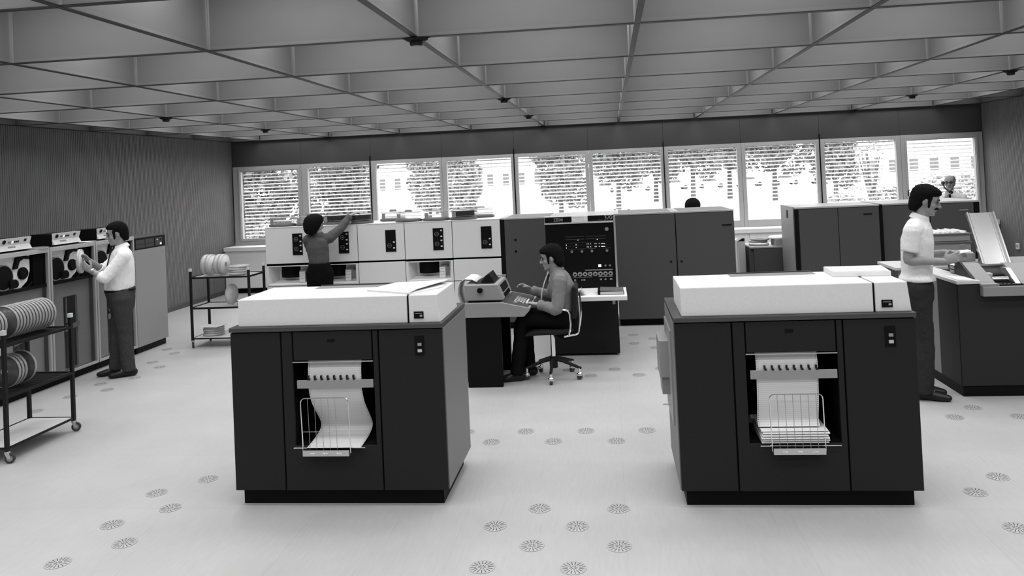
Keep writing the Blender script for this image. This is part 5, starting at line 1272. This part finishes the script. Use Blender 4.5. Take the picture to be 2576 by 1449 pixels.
# man loading a tape
f1 = V((-.832,-.555,0))
J1 = dict(head=(-5.425,8.085,1.560), neck=(-5.381,8.112,1.405), chest=(-5.388,8.108,1.230), waist=(-5.406,8.096,.965), pelvis=(-5.400,8.100,.875), shN=(-5.275,7.975,1.315), shF=(-5.494,8.250,1.320), elN=(-5.415,7.850,1.098), wrN=(-5.575,7.862,1.178), elF=(-5.625,8.135,1.150), wrF=(-5.672,7.985,1.275),
  hipN=(-5.352,8.020,.855), hipF=(-5.445,8.172,.850), knN=(-5.334,8.036,.470), knF=(-5.486,8.151,.470), anN=(-5.312,8.050,.095), anF=(-5.518,8.130,.095), toN=(-5.487,7.940,.035), toF=(-5.680,8.020,.035))
person('person', 'man in white shirt and dark tie holding a reel at the tape drives', J1, f1, f1*math.cos(.22)-Z*math.sin(.22), shirt=m_wshirt, trousers=m_gtrou, sleeve=.80, cuff=True, tie=mat('black_tie', .01, .7), hair='short', sideburns=True, belly=.035, flare=.02,
  hands={'N': dict(d=(-.75,-.05,.55), palm=(-.35,.75,.25), side=(.2,.2,1), curl=(.35,.4,.45,.5), thumb=.4), 'F': dict(d=(-.5,-.45,.75), palm=(-.4,-.7,.0), side=(-.3,.2,1), curl=(.5,.5,.55,.6), thumb=.6)})
wt = tag(obj('wristwatch', MB().ring((-5.556,7.861,1.170), V((-.75,.0,.40)), .027, .033, .016, 22).cyl((-5.545,7.832,1.178), (.1,-1,.2), .014, .008, 14), m_alu, None, sm=True), 'steel wristwatch on the wrist of the man at the tape drives', 'watch')
rl = reel('white', (-5.728, 7.905, 1.285), (0, 0, math.radians(-68)), 'white tape reel in the hands of the man at the tape drives', None, lbl=False)
# person reaching over the disk drives
f2 = V((.28,.96,0)).normalized()
J2 = dict(w=.84, head=(-3.812,9.790,1.475), neck=(-3.785,9.800,1.335), chest=(-3.798,9.795,1.190), waist=(-3.783,9.790,1.000), pelvis=(-3.780,9.790,.900), shN=(-3.925,9.795,1.285), shF=(-3.665,9.850,1.290), elN=(-3.960,9.990,1.120), wrN=(-3.840,10.060,1.260), elF=(-3.560,10.010,1.400), wrF=(-3.475,10.170,1.560),
  hipN=(-3.850,9.785,.860), hipF=(-3.712,9.800,.860), knN=(-3.865,9.800,.46), knF=(-3.710,9.830,.46), anN=(-3.870,9.76,.09), anF=(-3.700,9.78,.09), toN=(-3.83,9.92,.035), toF=(-3.66,9.95,.035))
person('person', 'person with full dark hair reaching up over the disk drives', J2, f2, V((.62,.78,-.12)), shirt=m_gshirt, trousers=m_btrou, sleeve=.97, cuff=True, hair='full', flare=.03, belt=True,
  hands={'N': dict(d=(.5,.3,.8), palm=(.2,.9,-.2), side=(1,0,0), curl=(.5,.5,.5,.5)), 'F': dict(d=(.55,.65,.35), palm=(.2,.1,-1), side=(-1,.4,0), curl=(.35,.4,.4,.45), thumb=.6)})
# seated operator
f3 = V((-1,-.02,0))
J3 = dict(head=(-.612,7.695,1.180), neck=(-.560,7.700,1.045), chest=(-.520,7.702,.890), waist=(-.490,7.704,.680), pelvis=(-.495,7.704,.600), shN=(-.520,7.535,.970), shF=(-.560,7.870,.965), elN=(-.555,7.470,.705), wrN=(-.742,7.545,.745), elF=(-.655,7.915,.770), wrF=(-.835,7.860,.840),
  hipN=(-.500,7.620,.588), hipF=(-.505,7.790,.588), knN=(-.905,7.600,.585), knF=(-.905,7.790,.585), anN=(-.985,7.585,.100), anF=(-.885,7.790,.100), toN=(-1.10,7.56,.035), toF=(-1.01,7.77,.035))
person('person', 'seated man in grey shirt with pale tie working at the console keyboard', J3, f3, V((-.97,-.02,-.20)), shirt=m_mshirt, trousers=m_btrou, sleeve=.97, hair='long', sideburns=True, tie=mat('pale_tie', .6, .7), tie_hang=True, cuff=True, flare=.015,
  hands={'N': dict(d=(-.9,.25,.15), palm=(-.15,.0,-1), side=(0,1,0), curl=(.45,.5,.5,.55), thumb=.5), 'F': dict(d=(-.85,-.1,.55), palm=(.2,-.3,-.8), side=(0,-1,0), curl=(.4,.45,.5,.5))})
# man with the cards
f4 = V((.937,-.348,0))
J4 = dict(head=(2.612,6.837,1.640), neck=(2.555,6.858,1.490), chest=(2.530,6.867,1.300), waist=(2.516,6.873,1.035), pelvis=(2.515,6.873,.935), shN=(2.440,6.715,1.400), shF=(2.600,7.010,1.395), elN=(2.395,6.705,1.160), wrN=(2.665,6.690,1.145), elF=(2.615,7.060,1.150), wrF=(2.765,6.890,1.196),
  hipN=(2.475,6.795,.915), hipF=(2.550,6.950,.915), knN=(2.520,6.785,.505), knF=(2.565,6.937,.500), anN=(2.490,6.797,.095), anF=(2.540,6.965,.095), toN=(2.690,6.722,.035), toF=(2.700,6.905,.035))
person('person', 'man with moustache in a pale polo shirt holding punched cards', J4, f4, (f4*math.cos(.30)-Z*math.sin(.30)), shirt=m_polo, trousers=m_dtrou, sleeve=.62, hair='long', moustache=True, sideburns=True, flare=.03, belt=False, tuck=False, fold=(.007,.05),
  hands={'N': dict(d=(.92,-.1,.32), palm=(0,.95,-.2), side=(0,0,1), curl=(.35,.45,.55,.6), thumb=.6), 'F': dict(d=(.85,-.4,.05), palm=(-.1,-.3,-.9), side=(-.3,-.9,0), curl=(.3,.35,.4,.45), thumb=.5)})
t = thing('punched_cards', 'white punched cards held by the man in the polo shirt', 'cards', (2.80, 6.78, 1.19))
q = MB(); leaf(q, [(2.765,6.77),(2.875,6.70),(2.905,6.76),(2.79,6.83)], 1.188, .004, [0,.028,.032,.004]); obj('card', q, m_paper, t)
q = MB(); leaf(q, [(2.79,6.80),(2.90,6.78),(2.915,6.83),(2.80,6.86)], 1.200, .003, [0,.016,.018,.002]); obj('card', q, m_paper, t)
# man on the telephone at the back
f5 = V((-.45,-.89,0)); K = 13.55/12.6
def sc(p): return (p[0]*K, p[1]*K, 2-(2-p[2])*K)
hc5 = V(sc((5.162,12.599,1.590)))
J5 = dict(head=tuple(hc5), neck=tuple(hc5-Z*.160), chest=tuple(hc5-Z*.345), waist=tuple(hc5-Z*.60), pelvis=tuple(hc5-Z*.70), shN=tuple(hc5+V((-.155,.06,-.245))), shF=tuple(hc5+V((.155,-.06,-.245))), elN=tuple(hc5+V((-.24,-.10,-.46))), wrN=tuple(hc5+V((-.125,-.155,-.215))), elF=tuple(hc5+V((.22,-.12,-.52))), wrF=tuple(hc5+V((.12,-.28,-.62))),
  hipN=tuple(hc5+V((-.085,.03,-.72))), hipF=tuple(hc5+V((.085,-.03,-.72))), knN=(hc5.x-.1,hc5.y,.47), knF=(hc5.x+.09,hc5.y-.05,.47), anN=(hc5.x-.1,hc5.y+.03,.095), anF=(hc5.x+.1,hc5.y,.095), toN=(hc5.x-.15,hc5.y-.13,.035), toF=(hc5.x+.06,hc5.y-.16,.035))
person('person', 'balding man with glasses telephoning in front of the rightmost window', J5, f5, V((-.50,-.86,-.03)), shirt=m_wshirt, trousers=m_dtrou, sleeve=.97, hair='fringe', tie=mat('black_tie', .01), glasses=True,
  hands={'N': dict(d=(.25,.25,.9), palm=(.75,.3,0), side=(.3,-1,0), curl=(.75,.8,.85,.9), thumb=.8), 'F': dict(d=(-.2,-.6,-.6), palm=(0,.3,-1), side=(-1,0,0))})
t = thing('telephone_handset', 'black telephone handset held to the ear of the balding man', 'telephone', tuple(hc5+V((-.10,-.03,-.03))))
e0 = hc5+V((-.098,-.035,.0)); e1 = hc5+V((-.045,-.165,-.155)); md = e0.lerp(e1,.5)+V((-.06,-.035,-.012))
obj('grip', MB().tube(rr([e0+V((-.03,-.01,0)), md, e1+V((-.02,-.03,0))], .05), .011, 10), m_dplast, t, sm=True)
obj('earpiece', MB().cyl(e0+V((-.035,-.01,0)), (1,.35,0), .026, .028, 18), m_dplast, t, sm=True); obj('mouthpiece', MB().cyl(e1+V((-.02,-.03,0)), (.5,.8,.3), .026, .026, 18), m_dplast, t, sm=True)
# head of somebody behind the processor bank
h6 = V((1.228,12.0,1.395)); f6 = V((.2,1,0)).normalized()
J6 = dict(head=tuple(h6), neck=tuple(h6+V((-.01,-.05,-.145))), chest=tuple(h6+V((-.01,-.09,-.32))), waist=tuple(h6+V((0,-.10,-.55))), pelvis=tuple(h6+V((0,-.08,-.65))), shN=tuple(h6+V((-.18,-.05,-.23))), shF=tuple(h6+V((.17,-.08,-.23))), elN=tuple(h6+V((-.22,.05,-.45))), wrN=tuple(h6+V((-.12,.22,-.40))), elF=tuple(h6+V((.22,.03,-.45))), wrF=tuple(h6+V((.12,.21,-.40))),
  hipN=tuple(h6+V((-.09,-.08,-.68))), hipF=tuple(h6+V((.09,-.08,-.68))), knN=(1.13,12.05,.42), knF=(1.33,12.05,.42), anN=(1.13,11.90,.095), anF=(1.33,11.90,.095), toN=(1.15,12.06,.035), toF=(1.35,12.06,.035))
person('person', 'dark-haired person of whom only the crown shows over the processor bank', J6, f6, V((.2,.95,-.2)), shirt=m_gshirt, trousers=m_dtrou, sleeve=.97, hair='full',
  hands={'N': dict(d=(.3,.9,.1), palm=(0,.1,-1), side=(1,0,0)), 'F': dict(d=(-.3,.9,.1), palm=(0,.1,-1), side=(-1,0,0))})
